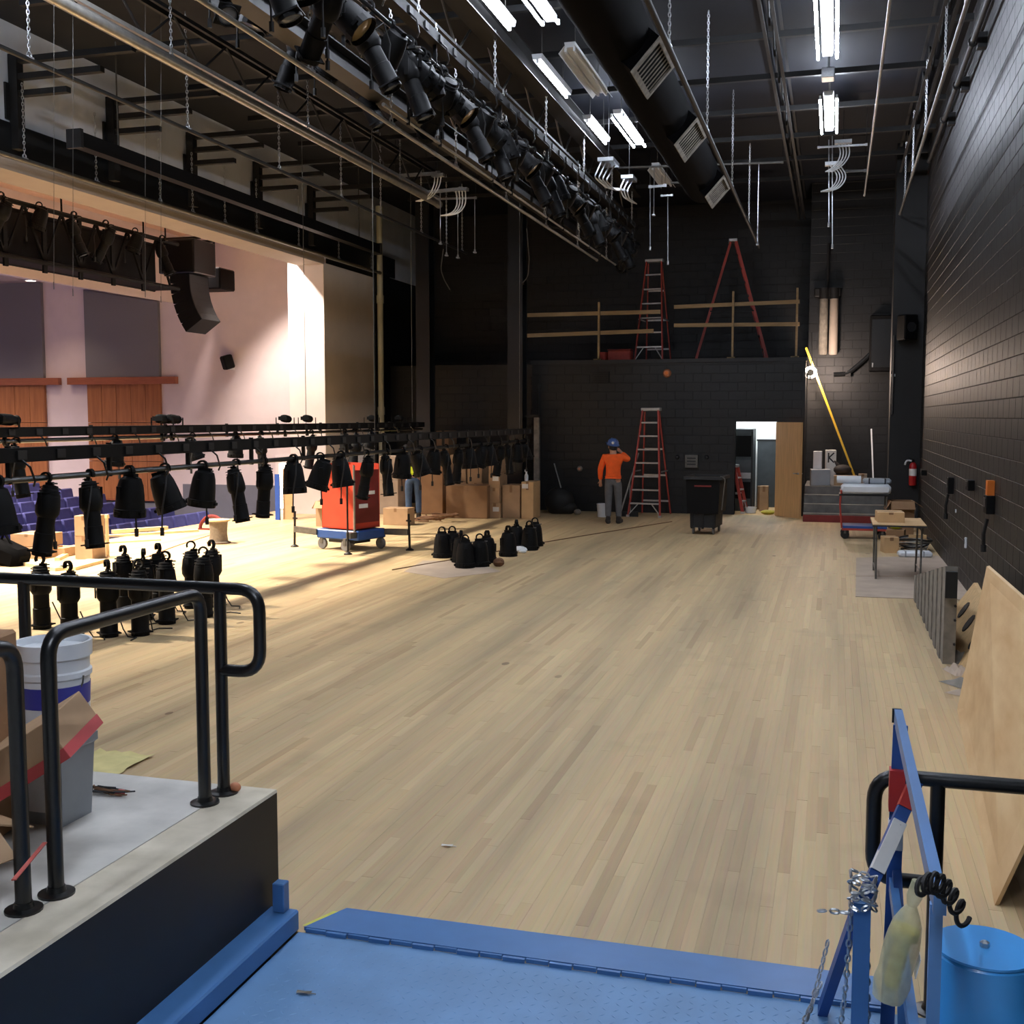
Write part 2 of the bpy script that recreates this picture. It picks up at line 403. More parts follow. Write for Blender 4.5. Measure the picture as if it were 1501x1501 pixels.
struct(lf.build('floor_loft', 'black_paint_wall'), 'black loft floor above the far room')
lip = MB(); lip.bb(-7.05, -.64, YB-.03, YB+.12, 3.5, 3.585)
struct(lip.build('trim_2', 'charcoal'), 'dark edging along the loft')
# lit room behind the doorway
rm = MB(); rm.bb(-2.6, -.8, 29.0, 29.1, 0, 3.0); rm.bb(-2.7, -2.6, YB+.2, 29.1, 0, 3.0); rm.bb(-2.7, -.8, YB+.2, 29.1, 2.95, 3.05)
struct(rm.build('wall_side_room', 'white_room'), 'white wall of the lit room behind the doorway')
# left: proscenium wall with its opening, upper wall, far jamb
pz = 5.84; jy = 23.75
wl = MB(); wl.bb(XP-.65, XP, -1, 30.0, pz+.02, ROOF)
struct(wl.build('wall_left', 'upper_wall'), 'grey painted wall above the proscenium opening')
wb_ = MB(); wb_.bb(XP, XP+.04, -1, 28, pz+.03, 6.36)
struct(wb_.build('trim_3', 'sheen_black'), 'black painted band along the foot of the upper proscenium wall')
hd = MB(); hd.bb(XP-.65, XP+.02, -1, jy, pz-.14, pz+.02)
struct(hd.build('trim_4', 'beige_wall'), 'tan soffit of the proscenium opening')
jm = MB(); jm.m = 0; jm.bb(XP-.9, XP-.01, jy, jy+.15, -.0, pz+.02); jm.m = 1; jm.bb(XP-.012, XP, jy, 26.62, 0, pz-.1)
struct(jm.build('wall_jamb', ['white_jamb', 'tan_return']), 'white far jamb of the proscenium with a tan return')
wk = MB(); wk.bb(XP-.3, XP-.012, jy+.15, 30.1, 0, pz+.02); wk.bb(XP, XP+.05, 26.62, 27.6, 0, pz+.05)
struct(wk.build('wall_wing', 'black_paint_wall'), 'black wing wall beyond the proscenium')
# roof
rf = MB(); rf.bb(XP-.65, XW+.3, -3, 30.2, ROOF, ROOF+.2)
ceiling = struct(rf.build('ceiling', 'roof_deck'), 'dark steel roof deck over the stage')
# dock the photograph is taken from
dk = MB(); dk.bb(-7, -2.345, -3, 4.40, -.2, .588)
dock = struct(dk.build('floor_landing', 'black_paint_wall'), 'raised concrete landing with a black side')
dt = MB(); dt.bb(-7, -2.545, -3, 4.40, .588, .600); dt.build('slab', 'concrete', dock)
de = MB(); de.prism([(-2.54,.588),(-2.345,.588),(-2.35,.6),(-2.54,.6)], -3, 4.405, 'y'); de.build('edge_strip', 'concrete_edge', dock)
dn = MB(); dn.bb(-2.35, 1.68, -3, 2.2, -.2, .58)
struct(dn.build('floor_dock', 'concrete'), 'concrete dock floor behind the blue lift')
dw = MB(); dw.bb(-7.2, XW+.3, -3.2, -3, -.2, ROOF); dw.bb(-7.2, -7, -3, 4.2, -.2, ROOF); dw.bb(XP-.6, -7.2, 3.9, 4.2, -.2, ROOF)
struct(dw.build('wall_near', 'black_paint_wall'), 'black wall around the dock behind the camera')
# auditorium
HY = 25.2
hw = MB(); hw.bb(-32, XP-.3, HY, HY+.2, -1.6, 8.2)
struct(hw.build('wall_house', 'white_wall'), 'white side wall of the auditorium')
hb = MB(); hb.bb(-15.9, XP-.6, HY-.05, HY, -1.6, .55); hb.bb(-19.0, -15.9, HY-.04, HY, -1.6, .1)
struct(hb.build('baseboard_house', 'grey_base'), 'grey lower band of the auditorium side wall')
hr = MB(); hr.bb(-32.2, -32, 4, HY+.2, -1.6, 8.2); hr.bb(-32, XP-.5, 3.8, 4, -1.6, 8.2)
struct(hr.build('wall_house_rear', 'white_wall'), 'white rear wall of the auditorium')
hf = MB(); hf.prism([(-12.9,-1.0),(-14,-1.0),(-24,.25),(-32,1.4),(-32,-1.7),(-12.9,-1.7)], 4, HY, 'y')
struct(hf.build('floor_house', 'house_carpet'), 'raked auditorium floor')
hc = MB(); hc.prism([(-11.7,6.75),(-15.9,6.75),(-15.9,6.95),(-11.7,6.95)], 4, HY, 'y')
struct(hc.build('ceiling_house', 'peach_ceiling'), 'peach lit ceiling just beyond the proscenium')
h2 = MB(); h2.prism([(-15.85,5.06),(-21.24,5.97),(-32,7.6),(-32,7.8),(-15.85,7.8)], 4, HY, 'y')
struct(h2.build('ceiling_cloud', 'white_wall'), 'sloping white auditorium ceiling')
# ================================================================== OVERHEAD: lamps
def strip_lamp(label, X, Y0, Y1, z, lit='tube_glow', tubes=2, wd=.3, group=None, refl=True, gap=.12):
    o = thing('fluorescent_lamp', label, 'lamp', (X, (Y0+Y1)/2, z), 0, group); h = (Y1-Y0)/2
    m = MB(); m.prism([(-.06,.03),(.06,.03),(.075,.1),(-.075,.1)], -h, h, 'y'); m.build('housing', 'reflector_white', o)
    if refl:
        for s in (-1, 1):
            r = MB(); r.prism([(s*.07,.05),(s*wd/2,-.045),(s*(wd/2+.004),-.04),(s*.07,.058)], -h, h, 'y'); r.build('reflector', 'reflector_white', o)
    for k in range(tubes):
        x = (k-(tubes-1)/2)*gap
        t = MB(); t.tube([(x,-h+.05,-.01),(x,h-.05,-.01)], .019, 8); t.build('tube', lit, o)
        for s in (-1, 1):
            e = MB(); e.box((x, s*(h-.03), .01), (.03,.04,.06)); e.build('socket', 'white_plastic', o)
    for s in (-1, 1):
        hh = MB(); hh.tube([(0, s*h*.7, .1), (0, s*h*.7, ROOF - z)], .006, 5); hh.build('hanger_rod', 'dull_steel', o)
    return o
strip_lamp('double fluorescent strip lamp glaring at the top right, nearest of its row', -.21, 13.6, 16.0, 7.0, refl=False, gap=.24)
strip_lamp('double fluorescent strip lamp glaring at the top right, farther of the two lit ones', -.21, 17.9, 20.1, 7.0, refl=False, gap=.24)
strip_lamp('lit fluorescent lamp of the left row at the top edge of the picture', -3.5, 11.6, 14.0, 7.1, refl=False, gap=.2)
strip_lamp('lit fluorescent lamp of the left row above the far loft ladder', -3.5, 18.4, 20.6, 7.1, refl=False, gap=.2)
strip_lamp('unlit fluorescent lamp with white reflector, middle of the left row', -3.5, 15.0, 17.2, 7.1, 'reflector_white')
strip_lamp('unlit fluorescent lamp with white reflector, farthest of the left row', -3.5, 22.4, 24.2, 7.1, 'reflector_white')
for i, (y0, y1) in enumerate(((12.4,13.9),(15.2,17.0),(18.4,20.0))):
    strip_lamp('narrow single tube lamp on the steel left of the lamp row, %s from the camera' % ORD[i], -4.0, y0, y1, 7.05, 'tube_glow_dim', 1, .1, 'narrow tubes beside the left lamp row', False)
# the rest of the two rows, above the frame
for X in (-.21, -3.5):
    for y in (5.2, 9.4):
        strip_lamp('double fluorescent strip lamp above the %s near stage, %s' % ('right' if X > -1 else 'middle', 'nearest' if y < 6 else 'second nearest'), X, y-1.2, y+1.2, 7.05, group='lamps above the near stage', refl=False, gap=.24)
for X in (-6.9, -9.6):
    strip_lamp('double fluorescent strip lamp above the left of the stage, %s' % ('nearer the proscenium' if X < -8 else 'nearer the middle'), X, 8.6, 11.0, 7.3, group='lamps above the left stage', refl=False, gap=.24)
strip_lamp('double fluorescent strip lamp over the dock', -.7, -.6, 1.8, 4.3)
# junction box ends between the two lamps on the right
t = thing('junction_box', 'bright steel junction box between the two lit lamps at top right', 'box', (-.21, 16.9, 7.05))
m = MB(); m.cbox((0,0,0), (.18,.25,.14), .01); m.build('box_body', 'galvanised', t); m = MB(); m.tube([(0,0,.07),(0,0,.7)], .012, 6); m.build('conduit', 'galvanised', t)

# ================================================================== OVERHEAD: joists, beams, bridging
def joist(label, X, zb, zt, Y0, Y1, mb_='black_steel', mw='black_steel', pitch=1.25, wd=.09, group='roof joists'):
    o = thing('roof_joist', label, 'joist', (X, (Y0+Y1)/2, zb), 0, group); h = (Y1-Y0)/2; H_ = zt-zb
    for nm, z, mm in (('bottom_chord', 0, mb_), ('top_chord', H_, mw)):
        for s in (-1, 1):
            c = MB(); x = s*wd*.55; c.prism([(x,z-.03),(x+s*wd*.5,z-.03),(x+s*wd*.5,z-.02),(x+s*.01,z-.02),(x+s*.01,z+.04),(x,z+.04)], -h, h, 'y'); c.build(nm, mm, o)
    k = 0; y = -h; me = None
    while y < h - pitch*.4:
        a, b = ((0, 0), (pitch/2, H_)) if k % 2 == 0 else ((0, H_), (pitch/2, 0))
        q = MB(); q.tube([(0,a[0],a[1]),(0,b[0],b[1])], .017, 6); 
        key = ('web', round(H_,2), pitch, k % 2, mw)
        if key not in UNIT: UNIT[key] = q.mesh('web', mw)
        mk('web', UNIT[key], o, (0, y, 0)); y += pitch/2; k += 1
    return o
joist('open web roof joist with a bright steel bottom chord above the lowered curtain pipe', -7.95, 6.7, 7.18, 7, 22.2, 'silver_steel', 'black_steel')
joist('black open web roof joist just right of the hanging spotlight row', -4.6, 6.75, 7.5, 6, 25, 'black_steel', 'dull_steel', 1.9)
joist('black open web roof joist between the duct and the right lamp row', -.9, 7.1, 7.6, 6, 29, group='roof joists')
joist('black open web roof joist close to the right wall', 1.2, 7.1, 7.6, 6, 24, group='roof joists')
joist('black open web roof joist between the spotlight row and the curtain pipes', -6.2, 6.9, 7.5, 7, 26, 'brown_steel', 'dull_steel', 1.9)
def beam(name, label, X, z, Y0, Y1, wd, ht, mm, cat='beam', group=None):
    o = thing(name, label, cat, (X, (Y0+Y1)/2, z), 0, group); h = (Y1-Y0)/2
    m = MB(); m.bb(-wd/2, wd/2, -h, h, -ht/2, -ht/2+.015); m.build('bottom_flange', mm, o)
    m = MB(); m.bb(-wd/2, wd/2, -h, h, ht/2-.015, ht/2); m.build('top_flange', mm, o)
    m = MB(); m.bb(-.008, .008, -h, h, -ht/2+.015, ht/2-.015); m.build('beam_web', mm, o); return o
beam('steel_beam', 'wide brown steel beam running beside the left fluorescent row', -4.25, 7.1, 9, 24.5, .26, .3, 'brown_steel')
beam('steel_beam', 'brown steel beam running left of the hanging spotlight row', -5.35, 6.15, 8, 24, .24, .24, 'brown_steel')
for i in range(9):
    y = 10.4 + i*1.9
    o = thing('bridging_angle', 'black bridging angle across the joists high over the stage, %s from the camera' % ORD[i], 'beam', (-4, y, 7.36), 0, 'bridging angles across the roof')
    m = MB(); m.prism([(-.04,0),(.04,0),(.04,.01),(-.03,.01),(-.03,.08),(-.04,.08)], -5.9, 5.6, 'x'); m.build('angle_bar', 'black_steel', o)
# brackets on the upper proscenium wall
for i, y in enumerate((11.6, 13.7, 15.9, 18.2, 20.6, 23.0)):
    o = thing('wall_bracket', 'black steel bracket with cross arms on the grey upper wall, %s from the near end' % ORD[i], 'bracket', (XP, y, 6.0), 0, 'brackets on the upper proscenium wall')
    m = MB(); m.box((.09,0,.65), (.14,.14,1.3)); m.build('post', 'black_steel', o)
    m = MB(); m.box((.02,0,.65), (.03,.3,.5)); m.build('base_plate', 'black_steel', o)
    for z, l in ((.72, .95), (.95, 1.5), (1.18, 2.0)):
        m = MB(); m.bb(.02, l, -.05, .05, z, z+.08); m.build('arm', 'black_steel', o)

# ================================================================== OVERHEAD: chains, pipes
def link_pts():
    p = []
    for k in range(8):
        a = 2*PI*k/8; p.append((.010*math.cos(a), 0, .021*math.sin(a)))
    return p
LK = link_pts(); CH = {}
def chain_mesh(L):
    L = round(L*4)/4 or .25
    if L not in CH:
        m = MB(); z = .02; k = 0
        while z < L:
            m.tube([Vector(p)*1.35 for p in LK], .0055, 4, closed=True, M=tr(0,0,z) @ rot('Z', PI/2*(k % 2) + .5))
            z += .044; k += 1
        CH[L] = m.mesh('chain', 'galvanised')
    return CH[L]
SHK = None
def shackle(parent, loc):
    global SHK
    if SHK is None:
        m = MB(); m.tube([(0,.03*math.sin(a*PI/6)*1.2,.035*math.cos(a*PI/6)) for a in range(12)], .008, 5, closed=True); m.box((0,0,-.03), (.05,.09,.025)); SHK = m.mesh('shackle', 'galvanised')
    return mk('shackle', SHK, parent, loc)
def batten(label, X, z, Y0, Y1, drops, top=7.0, r=.028, mm='black_steel', group='pipe battens', rope=False, cat='pipe', bridle=True):
    o = thing('pipe_batten', label, cat, (X, (Y0+Y1)/2, z), 0, group); c = (Y0+Y1)/2
    m = MB(); m.tube([(0,Y0-c,0),(0,Y1-c,0)], r, 10); m.build('pipe', mm, o, True)
    for y in (Y0, Y1):
        m = MB(); m.lathe([(r*1.25,-.03),(r*1.25,.03)], 10, tr(0,y-c,0) @ rot('X', PI/2)); m.build('end_cap', mm, o, True)
    for y in drops:
        tp = top if not isinstance(y, tuple) else y[1]; yy = y if not isinstance(y, tuple) else y[0]
        if rope:
            q = MB(); q.tube([(0,yy-c,0),(0,yy-c,tp-z)], .005, 4); q.build('wire_rope', 'dull_steel', o)
        else: mk('chain', chain_mesh(tp-z), o, (0, yy-c, r+.01))
        shackle(o, (0, yy-c, r+.02))
    return o
batten('black pipe hung on chains in front of the grey upper proscenium wall', -8.45, 6.09, 9, 25.6, (10.6,13.7,(16.3,7.3),18.6,20.4,22.6,24.2,25.3), 7.6)
batten('long grey pipe hung on chains along the top of the proscenium opening', -10.98, 5.82, 8, 26.4, (13.6,15.2,16.9,17.9,19.0,20.2,22.0,(24.0,7.4),25.9), 6.9, .035, 'dull_steel')
o = batten('bright steel pipe beside the hanging spotlights, left of two', -4.55, 5.3, 7.5, 21.9, (9.4,11.3,13.4,15.6,17.9,20.2), 6.7, .022, 'silver_steel')
batten('thin bright steel pipe beside the hanging spotlights, right of two', -4.3, 5.28, 10.5, 22.5, (12.0,14.6,16.8,19.2,21.6), 6.5, .016, 'silver_steel')
batten('black pipe hung on long chains along the round duct', -1.7, 5.96, 8, 25.6, (11.7,15.2,18.9,22.6,25.2), 7.4, .03)
batten('bright thin pipe near the right wall, ending over the pier', 1.15, 6.3, 9, 24.2, (12.2,14.6,17.6,20.4,22.6), 7.4, .024, 'dull_steel')
batten('dark pipe clamped along the upper right wall', 1.52, 6.85, 8, 22, (), 7.5, .035, 'black_steel')
batten('bright thin steel pipe left of the right lamp row', .42, 6.3, 9, 22.0, (), 7.5, .018, 'silver_steel')
o = batten('big silver pipe under the bright joist, highest left pipe', -7.85, 6.55, 7, 22.0, (12.4,16.1,19.9), 7.2, .065, 'silver_steel')
for i, y in enumerate((9.6, 11.5, 13.4, 15.3, 17.2, 19.1)):
    o = thing('pipe_clamp', 'black clamp holding the dark pipe to the upper right wall, %s from the camera' % ORD[i], 'clamp', (1.6, y, 6.85), 0, 'clamps along the upper right wall pipe')
    m = MB(); m.tube([(-.08+.05*math.cos(a*PI/5), 0, .05*math.sin(a*PI/5)) for a in range(10)], .014, 5, closed=True); m.build('ring', 'black_steel', o)
    m = MB(); m.bb(-.03, .078, -.07, .07, -.09, .09); m.build('base_plate', 'black_steel', o)
o = thing('curtain_track', 'black boxed curtain track hanging below the brackets on the left', 'track', (-10.3, 19.2, 6.12))
m = MB(); m.prism([(-.09,-.1),(.09,-.1),(.09,.1),(-.09,.1)], -5.4, 5.4, 'y'); m.build('casing', 'black_fixture', o)
for s in (-1, 1):
    m = MB(); m.box((0, s*5.4, 0), (.24,.06,.26)); m.build('end_plate', 'black_steel', o)
    m = MB(); m.tube([(0, s*4.4, .1),(0, s*4.4, ROOF-6.125)], .012, 5); m.build('hanger_rod', 'dull_steel', o)

# ================================================================== OVERHEAD: round duct with registers
o = thing('air_duct', 'black round air duct running away overhead with side registers', 'duct', (-2.33, 14.5, 6.36))
m = MB(); n = 34
m.tube([(0,-8+14.0*k/n,0) for k in range(n+1)], [.34 + (.008 if k % 2 else 0) for k in range(n+1)], 20); m.build('duct_body', 'scrap_black', o, True)
for px, py in ((957,100),(1012,215),(1052,275)):
    y = aX(px, py, -2.02).y - 14.5
    G = tr(0, y, 0) @ rot('Y', math.radians(132)) @ tr(0, 0, .36)
    m = MB(); m.bb(-.22,.22,-.5,.5,-.1,.06,G); g = m.build('register_box', 'scrap_black', o)
    fr = MB()
    for a in ((-.24,.24,-.52,-.46),(-.24,.24,.46,.52),(-.24,-.18,-.46,.46),(.18,.24,-.46,.46)): fr.bb(*a, .06, .085, G)
    fr.build('register_frame', 'rag', g)
    for k in range(8):
        s = MB(); s.bb(-.18,.18,-.035,.035,.05,.06, G @ tr(0,-.40+k*.114,0) @ rot('X', .5)); s.build('louvre', 'rag', g)

# ================================================================== stage spotlights
CL = []
for a in range(0, 11): CL.append((.045*math.cos(math.radians(-60+a*27)), .045*math.sin(math.radians(-60+a*27))))
def fixture(kind, tilt, pan, lens='lens_glass', lead=True, standing=False, upright=False):
    """spotlight hung from a pipe at the origin (pipe along Y); tilt swings the beam from straight down"""
    o = thing('stage_spotlight', '', 'spotlight'); ers = kind == 'long'; mini = kind == 'mini'
    piv = -.34 if ers else -.24; hw_ = .135 if ers else .15
    bot = piv - (.46 if ers else .20)
    B = tr(0, 0, -bot if standing else 0)
    if upright: B = rot('X', PI)
    P_ = B @ rot('Z', pan)
    m = MB(); out = [(1.35*x, 1.35*z) for x, z in CL]; inn = [(.9*x, .9*z) for x, z in CL]
    m.prism(out + inn[::-1], -.02, .02, 'y', P_); m.bb(.0,.075,-.022,.022,-.075,-.045,P_); m.build('clamp', 'black_fixture', o)
    m = MB(); m.tube([(0,0,-.05),(0,0,-.14)], .013, 6, M=P_); m.tube([(.05,0,-.06),(.12,0,-.06)], .009, 5, M=P_); m.build('clamp_bolt', 'dull_steel', o)
    m = MB(); m.bb(-.02,.02,-hw_,hw_,-.15,-.14,P_)
    for s in (-1, 1): m.bb(-.02,.02,s*hw_-.004,s*hw_+.004,piv-.02,-.14,P_)
    m.build('yoke', 'black_fixture', o)
    A = P_ @ tr(0,0,piv) @ rot('Y', tilt) @ rot('X', PI)      # local +Z = beam
    m = MB()
    if ers:
        m.lathe([(.03,-.27),(.075,-.26),(.085,-.2),(.105,-.17),(.12,-.05),(.118,.02),(.095,.06)], 14, A)
        for k in range(3): m.lathe([(.1,-.24+k*.035),(.108,-.235+k*.035),(.1,-.23+k*.035)], 14, A, False)
        m.build('lamp_housing', 'black_fixture', o, True)
        m = MB(); m.lathe([(.088,.05),(.088,.22),(.096,.225),(.096,.40),(.1,.41)], 14, A); m.build('lens_tube', 'black_fixture', o, True)
        m = MB(); m.prism([(-.105,-.105),(.105,-.105),(.105,.105),(-.105,.105)], .41, .425, 'z', A); m.lathe([(.1,.425),(.1,.46),(.092,.46),(.092,.43)], 14, A, False); m.build('gel_frame', 'black_fixture', o)
        m = MB(); m.lathe([(.001,.45),(.05,.446),(.088,.435)], 14, A, False); m.build('lens', lens, o, True)
    elif mini:
        m.lathe([(.04,-.16),(.06,-.15),(.065,-.02),(.065,.12)], 12, A); m.bb(-.03,.03,-.07,.07,-.2,-.14,A); m.build('lamp_housing', 'black_fixture', o, True)
        m = MB(); m.lathe([(.065,.12),(.05,.13),(.05,.24),(.06,.26)], 12, A); m.build('snoot', 'black_fixture', o, True)
    else:
        m.lathe([(.06,-.19),(.1,-.17),(.12,-.1),(.132,.0),(.14,.12)], 16, A)
        m.bb(-.07,.07,-.03,.03,-.22,-.16,A); m.build('lamp_housing', 'black_fixture', o, True)
        m = MB(); m.lathe([(.14,.12),(.152,.125),(.152,.2),(.143,.2),(.143,.13)], 16, A, False); m.build('gel_frame', 'black_fixture', o)
        for k in range(4):
            q = MB(); G = A @ rot('Z', PI/2*k); q.bb(.13,.17,-.03,.03,.14,.17,G); q.build('clip', 'black_fixture', o)
        m = MB(); m.lathe([(.001,.175),(.08,.168),(.14,.15)], 16, A, False); m.build('lens', lens, o, True)
    if lead and not standing:
        k0 = B @ tr(0,0,piv); s = random.choice((-1,1))
        m = MB(); m.tube([k0 @ Vector(p) for p in ((.0,s*.05,.12),(-.1,s*.12,.22),(-.13,s*.2,.05),(-.1,s*.22,-.16),(-.1,s*.23,-.34))], .009, 5); m.tube([k0 @ Vector((-.1,s*.23,-.34)), k0 @ Vector((-.1,s*.23,-.42))], .022, 6); m.build('power_lead', 'rubber', o)
    if standing and ers:
        m = MB(); m.tube([(.1,.06,.3),(.17,.1,.1),(.2,.14,.012),(.3,.2,.012),(.42,.1,.012)], .008, 5); m.build('power_lead', 'rubber', o)
    remember(o); o['proto'] = 1
    return o
R_ = math.radians
PROTO = {}
def put(key, args, label, loc, rz=0, group=None, scale=1.0):
    if key not in PROTO: PROTO[key] = fixture(*args); o = PROTO[key]; del o['proto']
    else: o = copy_tree(PROTO[key])
    if 'proto' in o: del o['proto']
    o.location = loc; o.rotation_euler = (0,0,rz); o.scale = (scale,)*3; tag(o, label, 'spotlight', group); return o
VAR = [('h0', ('long', R_(28), R_(15))), ('h1', ('short', R_(40), R_(-20))), ('h2', ('long', R_(-22), R_(10))), ('h3', ('short', R_(20), R_(35))), ('h4', ('long', R_(45), R_(-35))), ('h5', ('short', R_(-45), R_(5), 'amber_lens'))]
# --- electric overhead
def electric(label, X, z, Y0, Y1, zr, drops, top, ropes=False, n_br=8):
    o = thing('lighting_batten', label, 'lighting bar', (X, (Y0+Y1)/2, z)); h = (Y1-Y0)/2
    m = MB(); m.tube([(0,-h,0),(0,h,0)], .025, 8); m.build('lower_pipe', 'black_rail', o, True)
    m = MB(); m.bb(-.06,.06,-h,h,zr-.055,zr+.055); rw = m.build('raceway', 'black_fixture', o)
    y = -h + .25
    k = 0
    while y < h:
        p = MB(); p.bb(.06,.075,-.05,.05,-.035,.035); key = 'outlet'
        if key not in UNIT: UNIT[key] = p.mesh('outlet', 'black_steel')
        mk('outlet', UNIT[key], rw, (0, y, zr)); k += 1
        if k % 2 == 0:
            p = MB(); p.tube([(.07,0,-.04),(.12,.02,-.09),(.13,.06,-.2),(.1,.08,-.24)], .009, 5)
            if 'pig' not in UNIT: UNIT['pig'] = p.mesh('pigtail', 'black_rail')
            mk('pigtail', UNIT['pig'], rw, (0, y, zr))
        y += .45
    for k in range(n_br):
        y = -h + .3 + k*(2*h-.6)/(n_br-1)
        m = MB(); m.bb(-.02,.02,y-.012,y+.012,-.03,zr+.07); m.build('bracket', 'black_rail', o)
    for y in drops:
        if ropes:
            m = MB(); m.tube([(0,y-(Y0+Y1)/2,zr+.05),(0,y-(Y0+Y1)/2,top-z)], .006, 4); m.build('wire_rope', 'dull_steel', o)
        else: mk('chain', chain_mesh(top-z-zr), o, (0,y-(Y0+Y1)/2,zr+.06))
    return o
electric('overhead lighting bar carrying the long row of hanging spotlights', -4.2, 6.0, 6.5, 24.2, .26, (8.6,11.2,13.9,16.5,19.1,21.6,23.8), 7.1)
random.seed(3); y = 7.0; k = 0
while y < 24.0:
    key, a = VAR[k % 6]
    put(key, a, 'black spotlight in the crowded overhead row, %s from the camera end' % ORD[k], (-4.2, y, 6.0), 0 if k % 3 else PI, 'spotlights in the overhead row')
    y += random.uniform(.42, .56); k += 1
for i, (px, py) in enumerate(((638,160),(652,190),(682,208),(745,255))):
    p = aX(px, py, -3.95)
    put('disc', ('short', R_(-58), R_(55), 'amber_lens'), ['amber lens spotlight turned to the room, nearest of the overhead ones','amber lens spotlight turned to the room, second of the overhead ones','amber lens spotlight turned to the room, third of the overhead ones','amber lens spotlight turned to the room, farthest of the overhead ones'][i], (-4.2, p.y, 6.0), 0, 'amber lens spotlights overhead')
# second row above, unit chunk seen dark at the top left
electric('second overhead lighting bar just above the first, near the top of the picture', -5.6, 6.5, 6.5, 15.0, .22, (8.2,10.6,13.0), 7.1)
for i in range(9):
    key, a = VAR[(i*5+1) % 6]
    put(key, a, 'black spotlight hanging from the second overhead bar, %s from the camera end' % ORD[i], (-5.6, 7.0 + i*.85, 6.5), PI*(i % 2), 'spotlights on the second overhead bar')
# --- lowered electrics
electric('lowered front lighting bar at head height left of the stage', -6.0, 1.77, 5.6, 22.2, .19, (14.2, 21.5), 7.0, True, 14)
ly = [7.0, 7.55, 8.1, 8.65, 9.2, 9.85, 10.5, 11.1, 11.8, 12.5, 13.1, 13.9, 14.6, 15.2, 15.9, 16.5, 17.1, 17.7, 18.3, 18.9, 19.5, 20.1, 20.7, 21.3, 21.9]
LV = [('l0', ('short', R_(8), R_(10))), ('l1', ('long', R_(6), R_(-15))), ('l2', ('short', R_(18), R_(30))), ('l3', ('long', R_(10), R_(8), 'lens_glass')), ('l4', ('short', R_(4), R_(-12)))]
for i, yy in enumerate(ly):
    key, a = LV[(i*3) % 5]
    lab = 'black spotlight hanging from the lowered front lighting bar, %s from the left' % ORD[i]; g = 'spotlights on the lowered front bar'
    put(key, a, lab, (-6.0, yy, 1.77), 0 if i % 2 else PI, g, .78 if 'long' in a else .92)
electric('lowered rear lighting bar behind the front one', -8.8, 1.98, 8.4, 23.5, .1, (17.8, 22.9), 7.0, True, 10)
for i, (px, up_) in enumerate(((8,1),(238,1),(252,1),(418,1),(450,1),(520,0),(545,1),(585,1),(605,0))):
    p = aX(px, 620, -8.8)
    put('u%d' % up_, ('long' if not up_ else 'mini', R_(92) if up_ else R_(15), R_(75), 'lens_glass', False, False, bool(up_)), 'black spotlight perched on the lowered rear lighting bar, %s from the left' % ORD[i], (-8.8, p.y, 1.98), 0, 'spotlights on the lowered rear bar')
for i, yy in enumerate((9.6, 10.6, 12.4, 14.2, 15.4, 16.2, 18.0, 19.4, 20.6)):
    key, a = LV[(i*2+1) % 5]
    put(key, a, 'black spotlight hanging below the lowered rear lighting bar, %s from the left' % ORD[i], (-8.8, yy, 1.98), PI*(i % 2), 'spotlights hanging under the lowered rear bar', .8)
# --- spotlights standing on the floor
G1 = [(62,925,'long'),(103,940,'long'),(160,937,'long'),(183,905,'long'),(206,935,'long'),(213,912,'long'),(234,900,'long'),(245,918,'long'),(282,895,'long'),(300,908,'long'),(312,893,'long')]
for i, (px, py, k) in enumerate(G1):
    p = fl(px, py - 4)
    put('st_long', ('long', 0, 0, 'lens_glass', False, True), 'tall black spotlight standing on the floor behind the landing rail, %s from left' % ORD[i], (p.x, p.y, 0), random.uniform(-1.2, 1.2), 'tall spotlights standing on the floor', .93)
G2 = [(648,820),(663,819),(676,827),(682,835),(703,833),(714,827),(745,818),(757,807),(776,809),(784,803)]
for i, (px, py) in enumerate(G2):
    p = fl(px, py - 3)
    put('st_short', ('short', 0, 0, 'lens_glass', False, True), 'squat black spotlight standing on the floor near the paper sheet, %s from left' % ORD[i], (p.x, p.y, 0), random.uniform(-1.4, 1.4), 'squat spotlights standing on the floor')

# ================================================================== OVERHEAD: cable looms and cross pipes
def loom(label, pts, n, spread, r=.012, mm='white_cable', clamp=True):
    o = thing('cable_loom', label, 'cables', pts[0]); p0 = Vector(pts[0])
    for k in range(n):
        off = Vector(spread) * (k - (n-1)/2)
        m = MB(); m.tube(fillet([Vector(p) - p0 + off*(1 - .15*i) for i, p in enumerate(pts)], .12, 5), r, 6); m.build('cable', mm, o, True)
    m = MB(); m.tube([(0,0,0),(0,0,ROOF-.01-p0.z)], .005, 4); m.build('hanger_wire', 'black_steel', o)
    if clamp:
        m = MB(); s = Vector(spread)*n; m.box((0,0,0), (abs(s.x)+.06, abs(s.y)+.06, .06)); m.build('cable_clamp', 'galvanised', o)
    return o
q = lambda x, y, X: aX(x, y, X)
loom('white cable loom looping under the overhead spotlight bar, upper one', [q(892,238,-3.7), q(880,262,-3.7), q(895,277,-3.7), q(916,278,-3.7)], 4, (.05,.12,0))
loom('white cable loom looping under the overhead spotlight bar, lower one', [q(922,262,-3.6), q(914,278,-3.6), q(918,290,-3.6), q(930,298,-3.6)], 3, (.05,.12,0))
loom('white cable loom hanging below the farther lit lamp, upper one', [aY(1236,208,21.6), aY(1240,228,21.6), aY(1228,245,21.6), aY(1214,252,21.6)], 4, (.06,.02,0))
loom('white cable loom hanging below the farther lit lamp, lower one', [aY(1222,240,21.8), aY(1236,258,21.8), aY(1226,276,21.8), aY(1207,281,21.8)], 4, (.06,.02,0))
loom('white cable loom hanging from the end of the bright joist, lower one', [aY(675,278,21.4), aY(677,300,21.4), aY(668,313,21.4), aY(650,316,21.4)], 4, (.06,.02,0))
